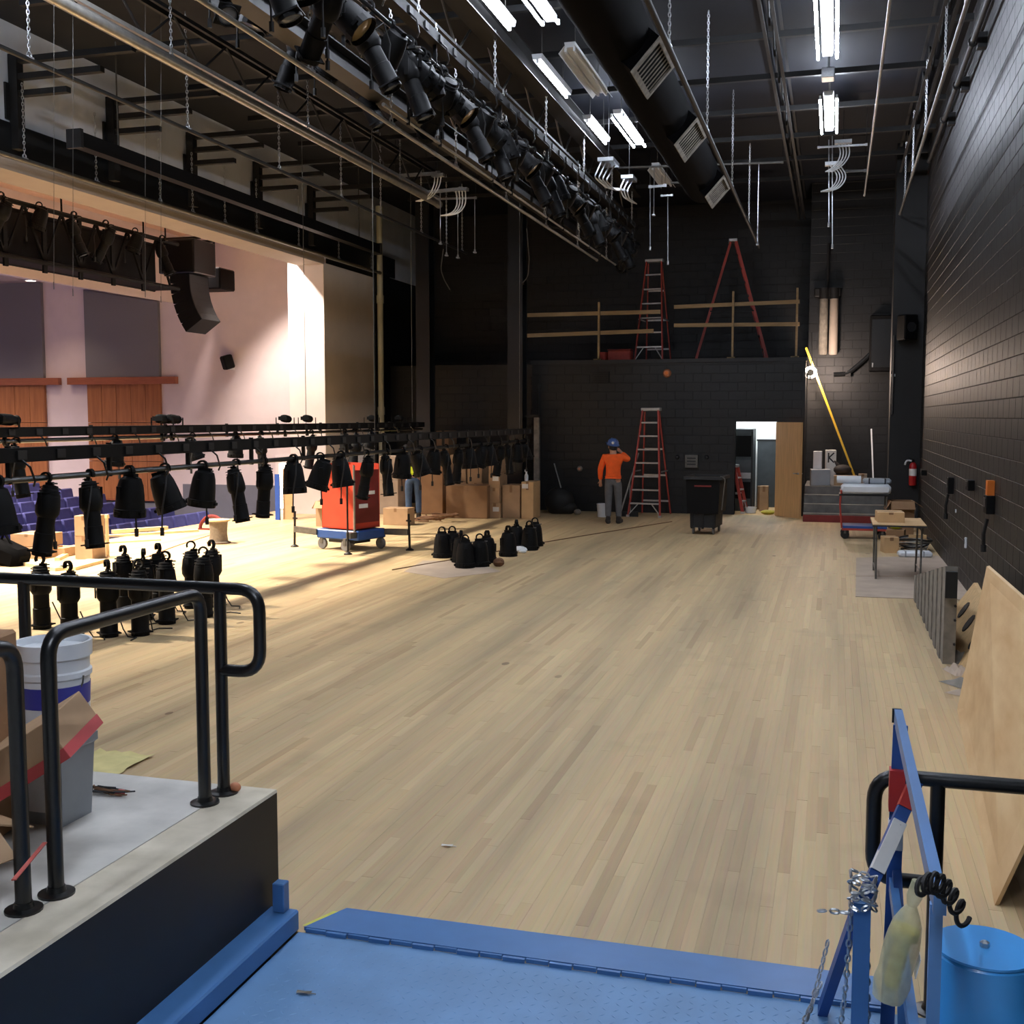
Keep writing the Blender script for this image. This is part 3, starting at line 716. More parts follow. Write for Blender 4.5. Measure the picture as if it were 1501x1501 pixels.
loom('white cable loom hanging from the end of the bright joist, upper one', [aY(642,257,21.2), aY(641,272,21.2), aY(630,290,21.2), aY(612,295,21.2)], 3, (.06,.02,0))
def crossbar(label, a, b, r=.022, mm='galvanised', drop=None):
    o = thing('strut_bar', label, 'bar', (Vector(a)+Vector(b))/2); c = o.location
    m = MB(); m.bar(Vector(a)-c, Vector(b)-c, r*2, r*2); m.build('bar', mm, o)
    for e in (a, b):
        m = MB(); m.box(Vector(e)-c, (r*2.6,r*2.6,r*2.6)); m.build('end_cap', mm, o)
        m = MB(); m.tube([Vector(e)-c, Vector((e[0]-c.x, e[1]-c.y, ROOF-.01-c.z))], .005, 4); m.build('hanger_wire', 'black_steel', o)
    if drop:
        for d in drop:
            p = Vector(a).lerp(Vector(b), d[0]) - c
            m = MB(); m.tube([p, p - Vector((0,0,d[1]))], .008, 5); m.build('drop_rod', 'galvanised', o); shackle(o, p - Vector((0,0,d[1])))
    return o
crossbar('bright strut bar with the upper cable loom at the end of the bright joist', aY(580,258,21.3), aY(642,254,21.3), .03)
crossbar('bright strut bar with the lower cable loom at the end of the bright joist', aY(625,282,21.5), aY(676,277,21.5), .03, drop=((.4,1.0),(.9,1.3)))
crossbar('thin bright strut bar with hanging rods right of the left cable looms', aY(640,292,22), aY(697,290,22), .018, drop=((.25,1.1),(.98,1.05)))
crossbar('long thin pipe crossing in front of the duct, upper one', aY(908,246,22.4), aY(1147,238,22.4), .016, 'dull_steel', ((.22,.9),(.86,1.5)))
crossbar('thin pipe crossing in front of the duct end, lower one', aY(985,268,23), aY(1050,265,23), .016, 'dull_steel')
crossbar('thin bright bar under the farther lit lamp', aY(1200,216,21.4), aY(1270,212,21.4), .016)
crossbar('short bright bar behind the cable looms below the farther lit lamp', aY(1241,251,24), aY(1268,250,24), .02)
crossbar('short bright strut in the spotlight cluster, left of the duct end', aY(953,274,22.8), aY(975,272,22.8), .022)
crossbar('shortest bright strut below the spotlight cluster, left of the duct end', aY(970,287,23), aY(985,286,23), .016)
def droprod(label, px, y0, y1, Y, r=.011, mm='galvanised'):
    a = aY(px, y0, Y); b = aY(px, y1, Y); o = thing('hanging_rod', label, 'rod', b)
    m = MB(); m.tube([(0,0,0), a-b], r, 6); m.build('rod', mm, o); m = MB(); m.lathe([(r*2,-.03),(r*2,.05)], 8); m.build('end_fitting', mm, o)
    if a.z < ROOF-.1:
        m = MB(); m.tube([a-b, (a.x-b.x, a.y-b.y, ROOF-.01-b.z)], .004, 4); m.build('hanger_wire', 'black_steel', o)
    return o
droprod('bright conduit dropping from the spotlight row to the loft ladder, left one', 953, 244, 365, 24)
droprod('bright conduit dropping from the spotlight row, right one', 979, 285, 386, 24)
droprod('twin conduit dropping below the farther lit lamp, left one', 1215, 205, 330, 22); droprod('twin conduit dropping below the farther lit lamp, right one', 1220, 195, 362, 22)
for i, (px, y0, y1, YY) in enumerate(((213,330,432,19.9),(236,330,440,20.5),(79,380,420,16.5),(107,388,430,17.2))):
    droprod('thin wire hanging in the proscenium opening, %s from the right' % ORD[[1,0,3,2][i]], px, -30, y1, YY*.62, .0025, 'dull_steel')
for i, (px, py) in enumerate(((940,0),(1018,0))): pass
# loose cable hanging between the columns
for i, (x0, pts) in enumerate(((0, [(650,365),(646,395),(652,412),(660,425)]), (1, [(772,335),(776,380),(774,405),(766,415)]))):
    o = thing('loose_cable', ['loose cable dangling beside the left black column','loose cable dangling beside the right black column'][i], 'cable', aY(*pts[0], 24.6)); p0 = o.location
    m = MB(); m.tube(fillet([aY(*p, 24.6) - p0 for p in pts], .1), .012, 6); m.build('cable', 'dull_steel', o, True)
    m = MB(); m.tube([aY(pts[-1][0], pts[-1][1], 24.6) - p0, aY(pts[-1][0]+2, pts[-1][1]+2, 24.6) - p0], .02, 6); m.build('plug', 'rubber', o)
    m = MB(); m.tube([(0,0,0),(0,0,ROOF-.01-p0.z)], .006, 4); m.build('riser', 'black_steel', o)
# ================================================================== LANDING: guard rails
def rail_tube(o, name, pts, r=.027, fr=.11):
    m = MB(); m.tube(fillet(pts, fr, 7), r, 14); return m.build(name, 'black_rail', o, True)
def flange(o, p):
    m = MB(); m.lathe([(.062,0),(.062,.008),(.034,.012),(.03,.03)], 18, tr(*p)); return m.build('floor_flange', 'black_rail', o, True)
gy = 4.30; zt = 1.51
o = thing('guard_rail', 'black pipe guard rail across the landing with a looped end over the stage', 'railing', (-2.55, gy, .6)); B = Vector(o.location)
loop = [(-4.6,gy,zt),(-2.36,gy,zt),(-2.36,gy,zt-.36),(-2.55,gy,zt-.36)]
rail_tube(o, 'top_rail', [Vector(p)-B for p in loop], .027, .1)
for x in (-2.55, -3.56, -4.55):
    m = MB(); m.tube([Vector((x,gy,.6))-B, Vector((x,gy,zt-.01))-B], .027, 14); m.build('post', 'black_rail', o, True); flange(o, Vector((x,gy,.6))-B)
o = thing('guard_rail', 'black pipe guard rail along the landing edge between two tall posts', 'railing', (-2.56, 3.7, .6)); B = Vector(o.location)
rail_tube(o, 'bent_rail', [Vector(p)-B for p in ((-2.56,4.16,.6),(-2.56,4.16,zt),(-2.56,3.2,zt),(-2.56,3.2,.6))], .027, .09)
flange(o, (0,.46,0)); flange(o, (0,-.5,0))
o = thing('guard_rail', 'black pipe guard rail at the left edge of the picture, nearest the camera', 'railing', (-2.58, 3.05, .6)); B = Vector(o.location)
rail_tube(o, 'bent_rail', [Vector(p)-B for p in ((-2.58,3.06,.6),(-2.58,3.06,1.505),(-2.58,2.2,1.505),(-2.58,2.2,.6))], .027, .09)
flange(o, (0,.01,0)); flange(o, (0,-.85,0))
o = thing('guard_rail', 'black looped pipe rail behind the blue lift frame on the right', 'railing', (.9, 4.38, 0)); B = Vector(o.location)
rail_tube(o, 'top_rail', [Vector(p)-B for p in ((1.5,4.38,.90),(.175,4.38,.90),(.175,4.38,.50),(.40,4.38,.50))], .028, .1)
for x in (.40, 1.3):
    m = MB(); m.tube([Vector((x,4.38,0))-B, Vector((x,4.38,.9))-B], .027, 14); m.build('post', 'black_rail', o, True); flange(o, Vector((x,4.38,0))-B)

# ================================================================== LANDING: boxes, buckets
def carton(label, loc, d, rz=0, mm='cardboard', open_=False, tape=True, lab=(), group=None, tilt=None, name='cardboard_box', flaps=None):
    """lab: list of (face, u, v, w, h) white shipping labels on faces -x or -y"""
    o = thing(name, label, 'box', loc, rz, group); x, y, z = d
    if tilt: o.rotation_euler = tilt
    t_ = .006; m = MB()
    if open_:
        m.bb(-x/2,x/2,-y/2,y/2,0,t_)
        m.bb(-x/2,-x/2+t_,-y/2,y/2,t_,z); m.bb(x/2-t_,x/2,-y/2,y/2,t_,z); m.bb(-x/2+t_,x/2-t_,-y/2,-y/2+t_,t_,z); m.bb(-x/2+t_,x/2-t_,y/2-t_,y/2,t_,z)
    else: m.cbox((0,0,z/2), d, min(d)*.02)
    m.build('carton', mm, o)
    if open_:
        for k, (sx, sy) in enumerate(((1,0),(-1,0),(0,1),(0,-1))):
            f = MB(); L_ = min(x, y)*.45; a = R_((35, 60, 20, 50)[k])
            if sx: f.bb(0, L_, -y/2, y/2, 0, t_, tr(sx*x/2,0,z) @ rot('Z', 0 if sx > 0 else PI) @ rot('Y', a))
            else: f.bb(0, L_, -x/2, x/2, 0, t_, tr(0,sy*y/2,z) @ rot('Z', PI/2*sy) @ rot('Y', a))
            f.build('flap', mm, o)
    elif tape:
        f = MB(); f.bb(-x/2-.001,x/2+.001,-.03,.03,z,z+.002); f.bb(-.03+0,.03,-y/2-.002,-y/2,z*.78,z); f.build('tape_strip', 'cardboard_dark', o)
    for (fc, u, v, ww, hh) in lab:
        f = MB()
        if fc == 'y': f.bb(u-ww/2,u+ww/2,-y/2-.004,-y/2-.001,v-hh/2,v+hh/2)
        else: f.bb(-x/2-.004,-x/2-.001,u-ww/2,u+ww/2,v-hh/2,v+hh/2)
        f.build('paper_label', 'white_label', o)
    return o
def bucket(name, label, loc, r, h, mm, band=None, lid=True, group=None, tilt=None):
    o = thing(name, label, 'bucket', loc, 0, group)
    if tilt: o.rotation_euler = tilt
    m = MB(); m.lathe([(r*.86,0),(r*.88,.01),(r*.97,h*.78),(r*1.03,h*.79),(r*1.03,h*.82),(r*.97,h*.83),(r*.975,h*.9),(r*1.05,h*.91),(r*1.06,h),(r*.98,h),(r*.96,h*.9),(r*.84,.02),(.001,.02)], 28, caps=False); m.lathe([(.001,0),(r*.86,0)], 28, caps=False); m.build('pail', mm, o, True)
    if lid:
        l = MB(); l.lathe([(.001,h*.955),(r*.97,h*.955),(r*.98,h*.96)], 28, caps=False); l.build('lid', mm, o, True)
    hd_ = MB(); hd_.tube([(r*1.05*math.cos(a), -.012, h*.8 - r*.9*math.sin(a)*.9) for a in [PI*k/12 for k in range(13)]], .004, 5); hd_.build('wire_handle', 'dull_steel', o)
    if band:
        b = MB(); b.lathe([(r*.905+.002,h*.25),(r*.965+.002,h*.7)], 28, caps=False); b.build('printed_band', band, o, True)
    return o
# tote with the pail on top, seen between the rails
o = thing('waste_bin', 'grey plastic bin standing on the concrete landing under the tilted box', 'bin', (-3.05, 3.84, .6))
m = MB(); m.lathe([(.13,0),(.15,.30),(.165,.31),(.165,.345),(.155,.345),(.145,.3),(.12,.015),(.001,.015)], 4, rot('Z', PI/4) , caps=False); m.build('bin_body', 'grey_plastic', o)
m = MB(); m.bb(-.05,.06,-.112,-.106,.06,.24); m.build('bin_panel', 'white_plastic', o)
bucket('paint_bucket', 'white plastic bucket with a blue band behind the black rails', (-3.19, 4.02, .6+.0), .15, .70, 'white_plastic', None)
o = bpy.data.objects['paint_bucket']
m = MB(); m.lathe([(.1435,.43),(.147,.52)], 28, caps=False); m.build('printed_band', 'blue_label', o, True)
# big cartons on the landing at the left edge
carton('large brown box at the left edge of the picture behind the near rail', (-3.36, 3.42, .6), (.56,.56,.8), R_(12), 'cardboard_dark', False, True)
o = carton('tilted brown box with a red stripe leaning behind the black rails', (-2.91, 3.57, .9), (.44,.36,.16), 0, 'cardboard', False, False, tilt=(R_(6), R_(-32), R_(14)))
m = MB(); m.bb(-.222,.222,-.183,-.181,.0,.045); m.bb(.2205,.2225,-.18,.18,0,.045); m.build('red_stripe', 'red_tape', o)
m = MB(); m.bb(-.12,-.06,-.1825,-.1805,.0,.16); m.build('tape_strip', 'cardboard_dark', o)
carton('crushed brown box with red tape low at the left edge of the picture', (-2.95, 3.0, .6), (.36,.34,.26), R_(-18), 'cardboard', True)
m = MB(); p = fl(20,1290,.86); q_ = fl(66,1235,.86); m.bar(p, q_, .014, .003)
tag(m.build('tape_ribbon', 'orange_fibre'), 'strip of red packing tape trailing from the crushed box', 'tape')
m = MB(); m.cbox((-3.25, 3.3, 1.412), (.22,.2,.024), .006); tag(m.build('paper_stack', 'white_label'), 'white papers lying on the large brown box at the left edge', 'paper')
# cable bundle, wood chip, paper
o = thing('cable_bundle', 'small tangle of thin wires lying on the concrete landing', 'cable', fl(150,1163,.6)); random.seed(5)
for k in range(6):
    m = MB(); m.tube([(random.uniform(-.09,.09) + j*.03-.05, random.uniform(-.03,.03), .008+random.uniform(0,.02)) for j in range(5)], .004, 5); m.build('wire', ['ink','brown_rope','ink','dull_steel','ink','brown_rope'][k], o)
m = MB(); m.box((.09,.0,.012), (.03,.03,.02)); m.build('connector', 'red_tape', o)
o = thing('wooden_cap', 'small round wooden knob beside the rail flange on the landing', 'cap', fl(345,1161,.6))
m = MB(); m.sphere((0,0,.022), .024, 12, 8, (1.1,.9,.9)); m.build('knob_head', 'ball_tan', o, True); m = MB(); m.tube([(-.05,0,.012),(-.015,0,.02)], .009, 6); m.build('stem', 'brown_rope', o)
m = MB(); pts = [fl(128,1108), fl(185,1108), fl(188,1145), fl(120,1145)]; random.seed(2); n_ = 8; c = fl(152,1122); vs = []; fs = []
for i in range(n_):
    for j in range(n_):
        vs.append((c.x + (i-3.5)*.06 + random.uniform(-.012,.012), c.y + (j-3.5)*.07, .005 + random.uniform(0,.025)))
for i in range(n_-1):
    for j in range(n_-1): fs.append((i*n_+j, i*n_+j+1, (i+1)*n_+j+1, (i+1)*n_+j))
m.add(vs, fs); o = m.build('paper_sheet', 'paper_yellow', None, True); tag(o, 'crumpled yellowish paper on the floor behind the landing', 'paper')

# ================================================================== BLUE LIFT
o = thing('platform_lift', 'blue steel platform lift with curb, hinged lip and guard frame', 'lift', (-1.0, 3.2, 0)); LIFT = o; B = Vector(o.location)
def lp(*p): return Vector(p) - B
m = MB(); m.bb(-2.21,.5,1.6,4.32,-.14,.0); dk_ = m.build('deck', 'blue_deck', o)
for nm in ('deck',): dk_.location = -B
# diamond tread on the deck: one mass of small raised lozenges
m = MB(); k = 0; x = -2.1
while x < .4:
    y = 3.2
    while y < 4.26:
        a = PI/4 if (k % 2) else -PI/4; G = tr(x, y, 0) @ rot('Z', a)
        m.add([(-.017,0,0),(0,-.005,0),(.017,0,0),(0,.005,0),(0,0,.0022)], [(0,1,4),(1,2,4),(2,3,4),(3,0,4)], G); y += .045; k += 1
    x += .045; k += 1
t = m.build('tread_pattern', 'blue_deck', dk_); t['kind'] = 'stuff'
m = MB(); m.prism([(4.33,.002),(4.585,.004),(4.585,.008),(4.33,.022)], 0, 1, 'x')
vs = []; YA, YC = 4.335, 4.585
m = MB(); m.add([(-2.19,YA,.004),(.22,YA,.004),(.20,YC,.002),(-2.10,YC,.002),(-2.19,YA,.02),(.22,YA,.02),(.20,YC,.009),(-2.10,YC,.009)], [(0,3,2,1),(4,5,6,7),(0,1,5,4),(1,2,6,5),(2,3,7,6),(3,0,4,7)]); 
lipo = m.build('hinged_lip', 'blue_paint', o); lipo.location = -B
for k in range(24):
    kk = MB(); y_ = YA - .012 if k % 2 else YA - .004
    kk.bb(-.047,.047,-.008,.008,0,.017)
    if 'knuckle' not in UNIT: UNIT['knuckle'] = kk.mesh('hinge_knuckle', 'blue_paint')
    mk('hinge_knuckle', UNIT['knuckle'], lipo, (-2.13 + k*.1, y_, .0))
m = MB(); m.cbox((0,0,0), (.14,2.7,.095), .008); c_ = m.build('curb', 'blue_paint', o, False, lp(-2.285, 2.99, .0475))
m = MB(); m.cbox((0,0,0), (.055,.055,.13), .004); m.build('stub_post', 'blue_paint', o, False, lp(-2.285, 4.305, .16))
# guard frame on the right
def bar(nm, a, b, wd, ht, mm='blue_paint', up=(1,0,0)):
    m = MB(); m.bar(lp(*a), lp(*b), wd, ht, up); return m.build(nm, mm, o)
bar('top_rail', (.245,4.25,1.165), (.25,2.6,1.165), .05, .028)
bar('rail_cap', (.24,4.262,1.165), (.24,4.25,1.165), .052, .032, 'black_rail')
bar('frame_post', (.25,4.18,1.15), (.235,4.2,0), .012, .05, 'blue_dark', (1,0,0))
bar('red_band', (.243,4.178,.99), (.243,4.18,.84), .056, .053, 'red_paint')
lb = bar('warning_label', (.243,4.172,.80), (.243,4.174,.70), .05, .05, 'white_label')
bar('gate_arm', (.30,4.08,.98), (.12,3.86,.60), .045, .03, 'blue_dark', (0,1,0))
bar('red_band', (.292,4.064,.965), (.262,4.028,.90), .049, .034, 'red_paint', (0,1,0))
lb2 = bar('warning_label', (.245,4.0,.86), (.172,3.912,.71), .046, .034, 'white_label', (0,1,0))
for k in range(6):
    t_ = k/5; m = MB(); p = Vector((.24,3.985,.85)).lerp(Vector((.178,3.912,.722)), t_) - B; m.box((p.x, p.y, p.z), (.018,.012,.012)); m.build('print_mark', 'ink', lb2)
bar('gate_post', (.125,3.83,.63), (.125,3.83,.0), .055, .03, 'blue_paint', (0,1,0))
bar('gate_brace', (.115,3.95,.56), (.005,4.25,.01), .05, .035, 'blue_dark', (1,0,0))
bar('middle_post', (.246,2.64,1.15), (.246,2.64,0), .028, .02, 'blue_paint', (0,1,0))
bar('middle_brace', (.25,4.15,.62), (.28,3.75,.1), .05, .03, 'blue_dark', (1,0,0))
bar('middle_rail', (.24,4.2,.56), (.25,2.64,.56), .05, .028)
bar('end_brace', (.24,3.55,.56), (.245,3.45,0), .03, .03, 'blue_paint', (0,1,0))
bar('red_band', (.244,3.475,.16), (.244,3.46,.06), .036, .036, 'red_paint', (0,1,0))
# chain wound round the gate post and down to the deck
def chain_path(parent, pts, step=.03, sc=.75, name='chain'):
    m = MB(); pts = [Vector(p) for p in pts]; k = 0
    for a, b in zip(pts, pts[1:]):
        d = (b-a); n = max(1, int(d.length/step)); q = d.to_track_quat('Z', 'Y').to_matrix().to_4x4()
        for i in range(n):
            m.tube([Vector(p)*sc for p in LK], .0042, 4, closed=True, M=Matrix.Translation(a + d*((i+.5)/n)) @ q @ rot('Z', PI/2*(k % 2))); k += 1
    return m.build(name, 'galvanised', parent)
wind = [(.125+.045*math.cos(a*.9), 3.83+.035*math.sin(a*.9), .6 + .004*a + .012*math.sin(a*2.3)) for a in range(34)]
chain_path(o, [lp(*p) for p in wind]); chain_path(o, [lp(.085,3.8,.6), lp(.02,3.8,.60), lp(-.03,3.82,.585)])
chain_path(o, [lp(.14,3.82,.6), lp(.15,3.86,.3), lp(.16,3.9,.04)]); chain_path(o, [lp(.09,3.84,.6), lp(.08,3.9,.3), lp(.06,3.95,.05)])
chain_path(o, [lp(.27,4.1,.9), lp(.2,4.02,.72), lp(.14,3.86,.62)])
chain_path(o, [lp(.0,4.18,.16), lp(-.05,4.15,.04), lp(-.07,4.08,.02), lp(-.03,4.0,.02)]); chain_path(o, [lp(.02,4.23,.3), lp(-.02,4.2,.12), lp(-.05,4.12,.03)])
# yellow tape patches on the floor beside the lip
for i, (a, b) in enumerate((((-2.22,4.38),(-2.1,4.55)), ((.05,4.0),(.12,4.2)))):
    m = MB(); m.add([(a[0],a[1],.0012),(b[0]-.02,a[1],.0012),(b[0]+.03,b[1],.0012),(a[0]+.07,b[1],.0012)], [(0,1,2,3)]); m.add([(a[0],a[1],.003),(b[0]-.02,a[1],.003),(b[0]+.03,b[1],.003),(a[0]+.07,b[1],.003)], [(0,1,2,3)])
    tag(m.build('tape_patch', 'yellow_tape'), ['worn yellow floor tape at the left corner of the blue lip','yellow tape patch on the deck behind the gate chain'][i], 'tape')
# pump cylinder, pendant control
o = thing('pump_cylinder', 'bright blue steel cylinder with a bolted top at the lower right', 'cylinder', (.385, 2.9, .0)); o.scale = (1,1,1.115)
m = MB(); m.lathe([(.122,0),(.122,.68),(.125,.685),(.125,.70),(.122,.705),(.122,.835),(.116,.842)], 36); m.build('cylinder_body', 'blue_bright', o, True)
m = MB(); m.lathe([(.121,.8425),(.121,.848),(.001,.848)], 36, caps=False); m.build('top_plate', 'blue_bright', o, True)
m = MB(); m.lathe([(.012,.848),(.012,.858),(.004,.862)], 6); m.build('bolt', 'galvanised', o)
top = aY(1346,1292,3.3); bot = aY(1300,1466,3.3); ax = (top-bot); L_ = ax.length
o = thing('pendant_control', 'lift control pendant wrapped in a clear plastic bag hanging on the blue rail', 'control', bot)
o.rotation_euler = ax.to_track_quat('Z', 'Y').to_euler()
random.seed(8); m = MB(); m.lathe([(r_*L_/.4*random.uniform(.94,1.05), z_*L_/.4) for r_, z_ in ((.018,.0),(.045,.008),(.054,.03),(.056,.06),(.054,.1),(.055,.14),(.052,.18),(.053,.22),(.044,.26),(.03,.295),(.016,.32),(.024,.35),(.02,.4))], 11); bm_ = m.build('plastic_bag', 'plastic_bag', o, True)
m = MB(); m.cbox((0,0,.13), (.05,.04,.17), .008); m.build('pendant_body', 'yellow_bag', o)
m = MB(); m.lathe([(.04,.2),(.04,.225)], 12); m.build('collar', 'yellow_bag', o, True)
m = MB(); m.bb(-.026,.026,-.056,-.053,.1,.16); m.build('paper_label', 'white_label', o)
a = aY(1348,1303,2.52); mid = aY(1378,1270,2.52); b = aY(1414,1350,2.75)
pts = []
for k in range(120):
    t_ = k/119; p = (a*(1-t_)**2 + mid*2*t_*(1-t_) + b*t_*t_); an = t_*2*PI*7
    pts.append(p + Vector((.0, math.cos(an)*.02, math.sin(an)*.02)) + RT*(.014*math.cos(an)))
m = MB(); m.tube([p - a for p in pts], .0058, 6); o = m.build('coiled_cord', 'rubber', None, True, a); tag(o, 'black coiled cord hanging from the pendant over the blue rail', 'cord')

# ================================================================== RIGHT WALL SIDE
m = MB(); p0, p1 = (.97, 9.14), (.76, 5.49)
def sheet(label, b0, b1, t0, t1, z, th, mm, name='plywood_sheet'):
    """leaning sheet: bottom edge b0-b1 on the floor, top edge t0-t1 at height z"""
    m = MB(); n = Vector((th, 0, .3*th)); A = [Vector((*b0,.0)), Vector((*b1,.0)), Vector((*t1,z)), Vector((*t0,z))]
    m.add(A + [v + n for v in A], [(0,1,2,3),(7,6,5,4),(0,4,5,1),(1,5,6,2),(2,6,7,3),(3,7,4,0)])
    return tag(m.build(name, mm), label, 'plywood')
sheet('large plywood sheet leaning along the right wall', (.955,9.14), (.76,5.45), (1.13,9.14), (1.18,5.45), 1.12, .02, 'plywood')
sheet('dark sheet for the shade in the gap behind the large plywood sheet', (1.1,8.9), (1.0,5.6), (1.5,8.9), (1.5,5.6), 1.0, .02, 'ink')  # near-black sheet added as the shade in the gap between plywood and wall
o = thing('panel_stack', 'wedge of grey ribbed metal panels standing by the cardboard near the right wall', 'panels', (1.1, 11.2, 0))
for k in range(16):
    y = 14.35 - k*.235; h = .34 + (.9-.34)*k/15; x = -.12 + .0*k
    m = MB(); m.prism([(y-11.2,0),(y-11.2+.22,0),(y-11.2+.22,h-.035),(y-11.2,h)], -.12+.012*(k % 2), .0, 'x'); m.build('ribbed_panel', 'rag', o)
m = MB(); m.bb(-.11,-.01,-.46,-.40,.62,.86); m.build('dark_recess', 'rubber', o)
for z in (.2,.42,.55):
    m = MB(); m.lathe([(.012,0),(.012,.03)], 8, tr(-.02,-.43,z) @ rot('X', PI/2)); m.build('bolt', 'rubber', o)
m = MB(); m.bb(-.14,.18,-.47,3.6,.0,.004); 
# plank with dark notches, rags and offcuts
o = thing('notched_plank', 'pale plank with dark notches leaning behind the plywood sheet', 'plank', (1.27, 11.3, 0), R_(-2.5))
m = MB(); m.prism([(-.12,0),(-.08,0),(.2,.42),(.16,.42)], -2.3, 2.0, 'y'); m.build('plank_board', 'lumber', o)
for k, y in enumerate((-1.9,-1.2,-.4,.5,1.3)):
    m = MB(); m.prism([(.10*math.cos(a*PI/5), .13*math.sin(a*PI/5)) for a in range(10)], -.006, .006, 'z', tr(.02,y,.2+.02) @ rot('Y', R_(-56))); m.build('notch', 'boot', o)
for i, (px, py, w_, h_, mm) in enumerate(((1395,968,.22,.1,'rag'),(1392,985,.2,.08,'cardboard_flat'),(1400,1004,.24,.06,'rag'),(1404,1018,.2,.03,'cardboard_flat'))):
    p = fl(px, py); o = thing('floor_scrap', ['grey rag heaped at the near end of the ribbed panels','folded pale cardboard scrap beside the plank','dark rag beside the plank, nearest the plywood','flat pale scrap wedged under the plywood corner'][i], 'scrap', (p.x+.08, p.y, 0), .3*i)
    m = MB(); random.seed(i); nn = 7; vs = []; fs = []
    for a_ in range(nn):
        for b_ in range(nn):
            e = min(a_, b_, nn-1-a_, nn-1-b_); vs.append(((a_-3)/6*w_, (b_-3)/6*w_*1.6, .004 + h_*min(1,e/2)*random.uniform(.5,1)))
    for a_ in range(nn-1):
        for b_ in range(nn-1): fs.append((a_*nn+b_, a_*nn+b_+1, (a_+1)*nn+b_+1, (a_+1)*nn+b_))
    m.add(vs, fs); m.build('cloth' if 'rag' in mm else 'sheet', mm, o, mm == 'rag')
# cardboard laid flat
def flat(label, pts, mm='cardboard_flat', th=.006, crease=None, name='cardboard_sheet', z=.0008):
    m = MB(); n = len(pts); A = [(p[0],p[1],z) for p in pts] + [(p[0],p[1],z+th) for p in pts]
    m.add(A, [tuple(range(n))[::-1], tuple(range(n,2*n))] + [(i,(i+1) % n,n+(i+1) % n,n+i) for i in range(n)])
    o = thing(name, label, 'cardboard', (0,0,0)); m.build('sheet', mm, o)
    if crease:
        q = MB(); q.bar(Vector((*crease[0], z+th)), Vector((*crease[1], z+th)), .012, .003); q.build('crease', 'cardboard_dark', o)
    return o
P2 = lambda x, y: tuple(fl(x, y)[:2])
flat('grey brown cardboard sheet flat on the floor under the small table', [P2(1254,875),P2(1340,878),P2(1400,835),P2(1375,815),P2(1255,818)], crease=(P2(1254,845), P2(1385,846)))
flat('grey cardboard sheet flat on the floor along the right wall behind the ribbed panels', [P2(1395,880),P2(1428,881),P2(1408,848),P2(1370,850)], z=.009)
flat('dirty paper sheet flat on the floor under the squat spotlights', [P2(592,838),P2(650,848),P2(735,838),P2(690,822),P2(620,822)], 'cardboard_flat', .003)
# small folding table with a box on top
o = thing('folding_table', 'small tan folding table standing on cardboard near the right wall', 'table', (.88, 16.75, 0))
tw, tl, th = .70, 1.15, .78
m = MB(); m.cbox((0,0,th-.012), (tw,tl,.024), .004); m.build('table_top', 'tan_board', o)
m = MB(); m.bb(-tw/2-.002,tw/2+.002,-tl/2-.004,tl/2+.004,th-.034,th-.012); m.build('edge_band', 'ink', o)
for sx in (-1,1):
    for sy in (-1,1):
        m = MB()
        m.tube([(sx*(tw/2-.06), sy*(tl/2-.12), 0), (sx*(tw/2-.05), sy*(tl/2-.14), th-.03)], .014, 8); m.build('leg', 'dull_steel', o, True)
    m = MB(); m.tube([(sx*(tw/2-.055), -tl/2+.13, .12),(sx*(tw/2-.055), tl/2-.13, .12)], .009, 6); m.build('stretcher', 'dull_steel', o)
carton('shallow tan box on top of the small folding table', (.77, 16.7, .78), (.36,.42,.14), R_(3), 'tan_board', False, True)
m = MB(); m.bb(-.09,.09,-.04,.03,.14,.1415); m.build('dark_slot', 'ink', [c for c in bpy.data.objects if c.name.startswith('cardboard_box')][-1])
# hand cart with wrapped load
o = thing('flat_cart', 'low orange framed hand cart with a blue deck loaded with a wrapped parcel', 'cart', (.52, 21.9, 0))
m = MB(); m.cbox((.05,0,.22), (.78,.62,.05), .008); m.build('cart_deck', 'blue_dark', o)
for s in (-1,1):
    m = MB(); m.tube(fillet([(-.36,s*.28,.2),(-.40,s*.28,.62),(-.38,s*.28,.9)], .05), .016, 8); m.build('upright', 'orange_fibre', o, True)
    m = MB(); m.bb(-.36,.42,s*.29-.02,s*.29+.02,.16,.2); m.build('side_rail', 'orange_fibre', o)
    for x in (-.3,.36):
        m = MB(); m.lathe([(.03,-.02),(.075,-.018),(.08,0),(.075,.018),(.03,.02)], 14, tr(x,s*.26,.08) @ rot('X', PI/2)); m.build('wheel', 'rubber', o, True)
        m = MB(); m.bb(x-.02,x+.02,s*.26-.03,s*.26+.03,.1,.17); m.build('caster_fork', 'dull_steel', o)
for z in (.42,.62,.88):
    m = MB(); m.tube([(-.395,-.28,z),(-.395,.28,z)], .013, 6); m.build('cross_bar', 'orange_fibre', o)
for s in (-1,1):
    m = MB(); m.tube([(.40,s*.27,.22),(.42,s*.27,.8)], .014, 6); m.build('rear_post', 'dull_steel', o)
m = MB(); m.cbox((.05,0,.815), (.95,.6,.03), .004); m.build('upper_shelf', 'brown_steel', o)
p = Vector((.57, 21.85, .832))
o = thing('wrapped_parcel', 'long parcel in white plastic wrap lying on the hand cart', 'parcel', p)
m = MB(); m.cbox((0,-.05,.09), (.88,.42,.18), .045); m.build('wrap', 'white_plastic', o, True); m = MB(); m.lathe([(.03,0),(.05,.01),(.05,.02)], 10, tr(.432,-.1,.06) @ rot('Y', PI/2)); m.build('open_end', 'ink', o)
o = thing('wrapped_roll', 'short white roll lying across the wrapped parcel', 'roll', p + Vector((-.30,.1,.18)))
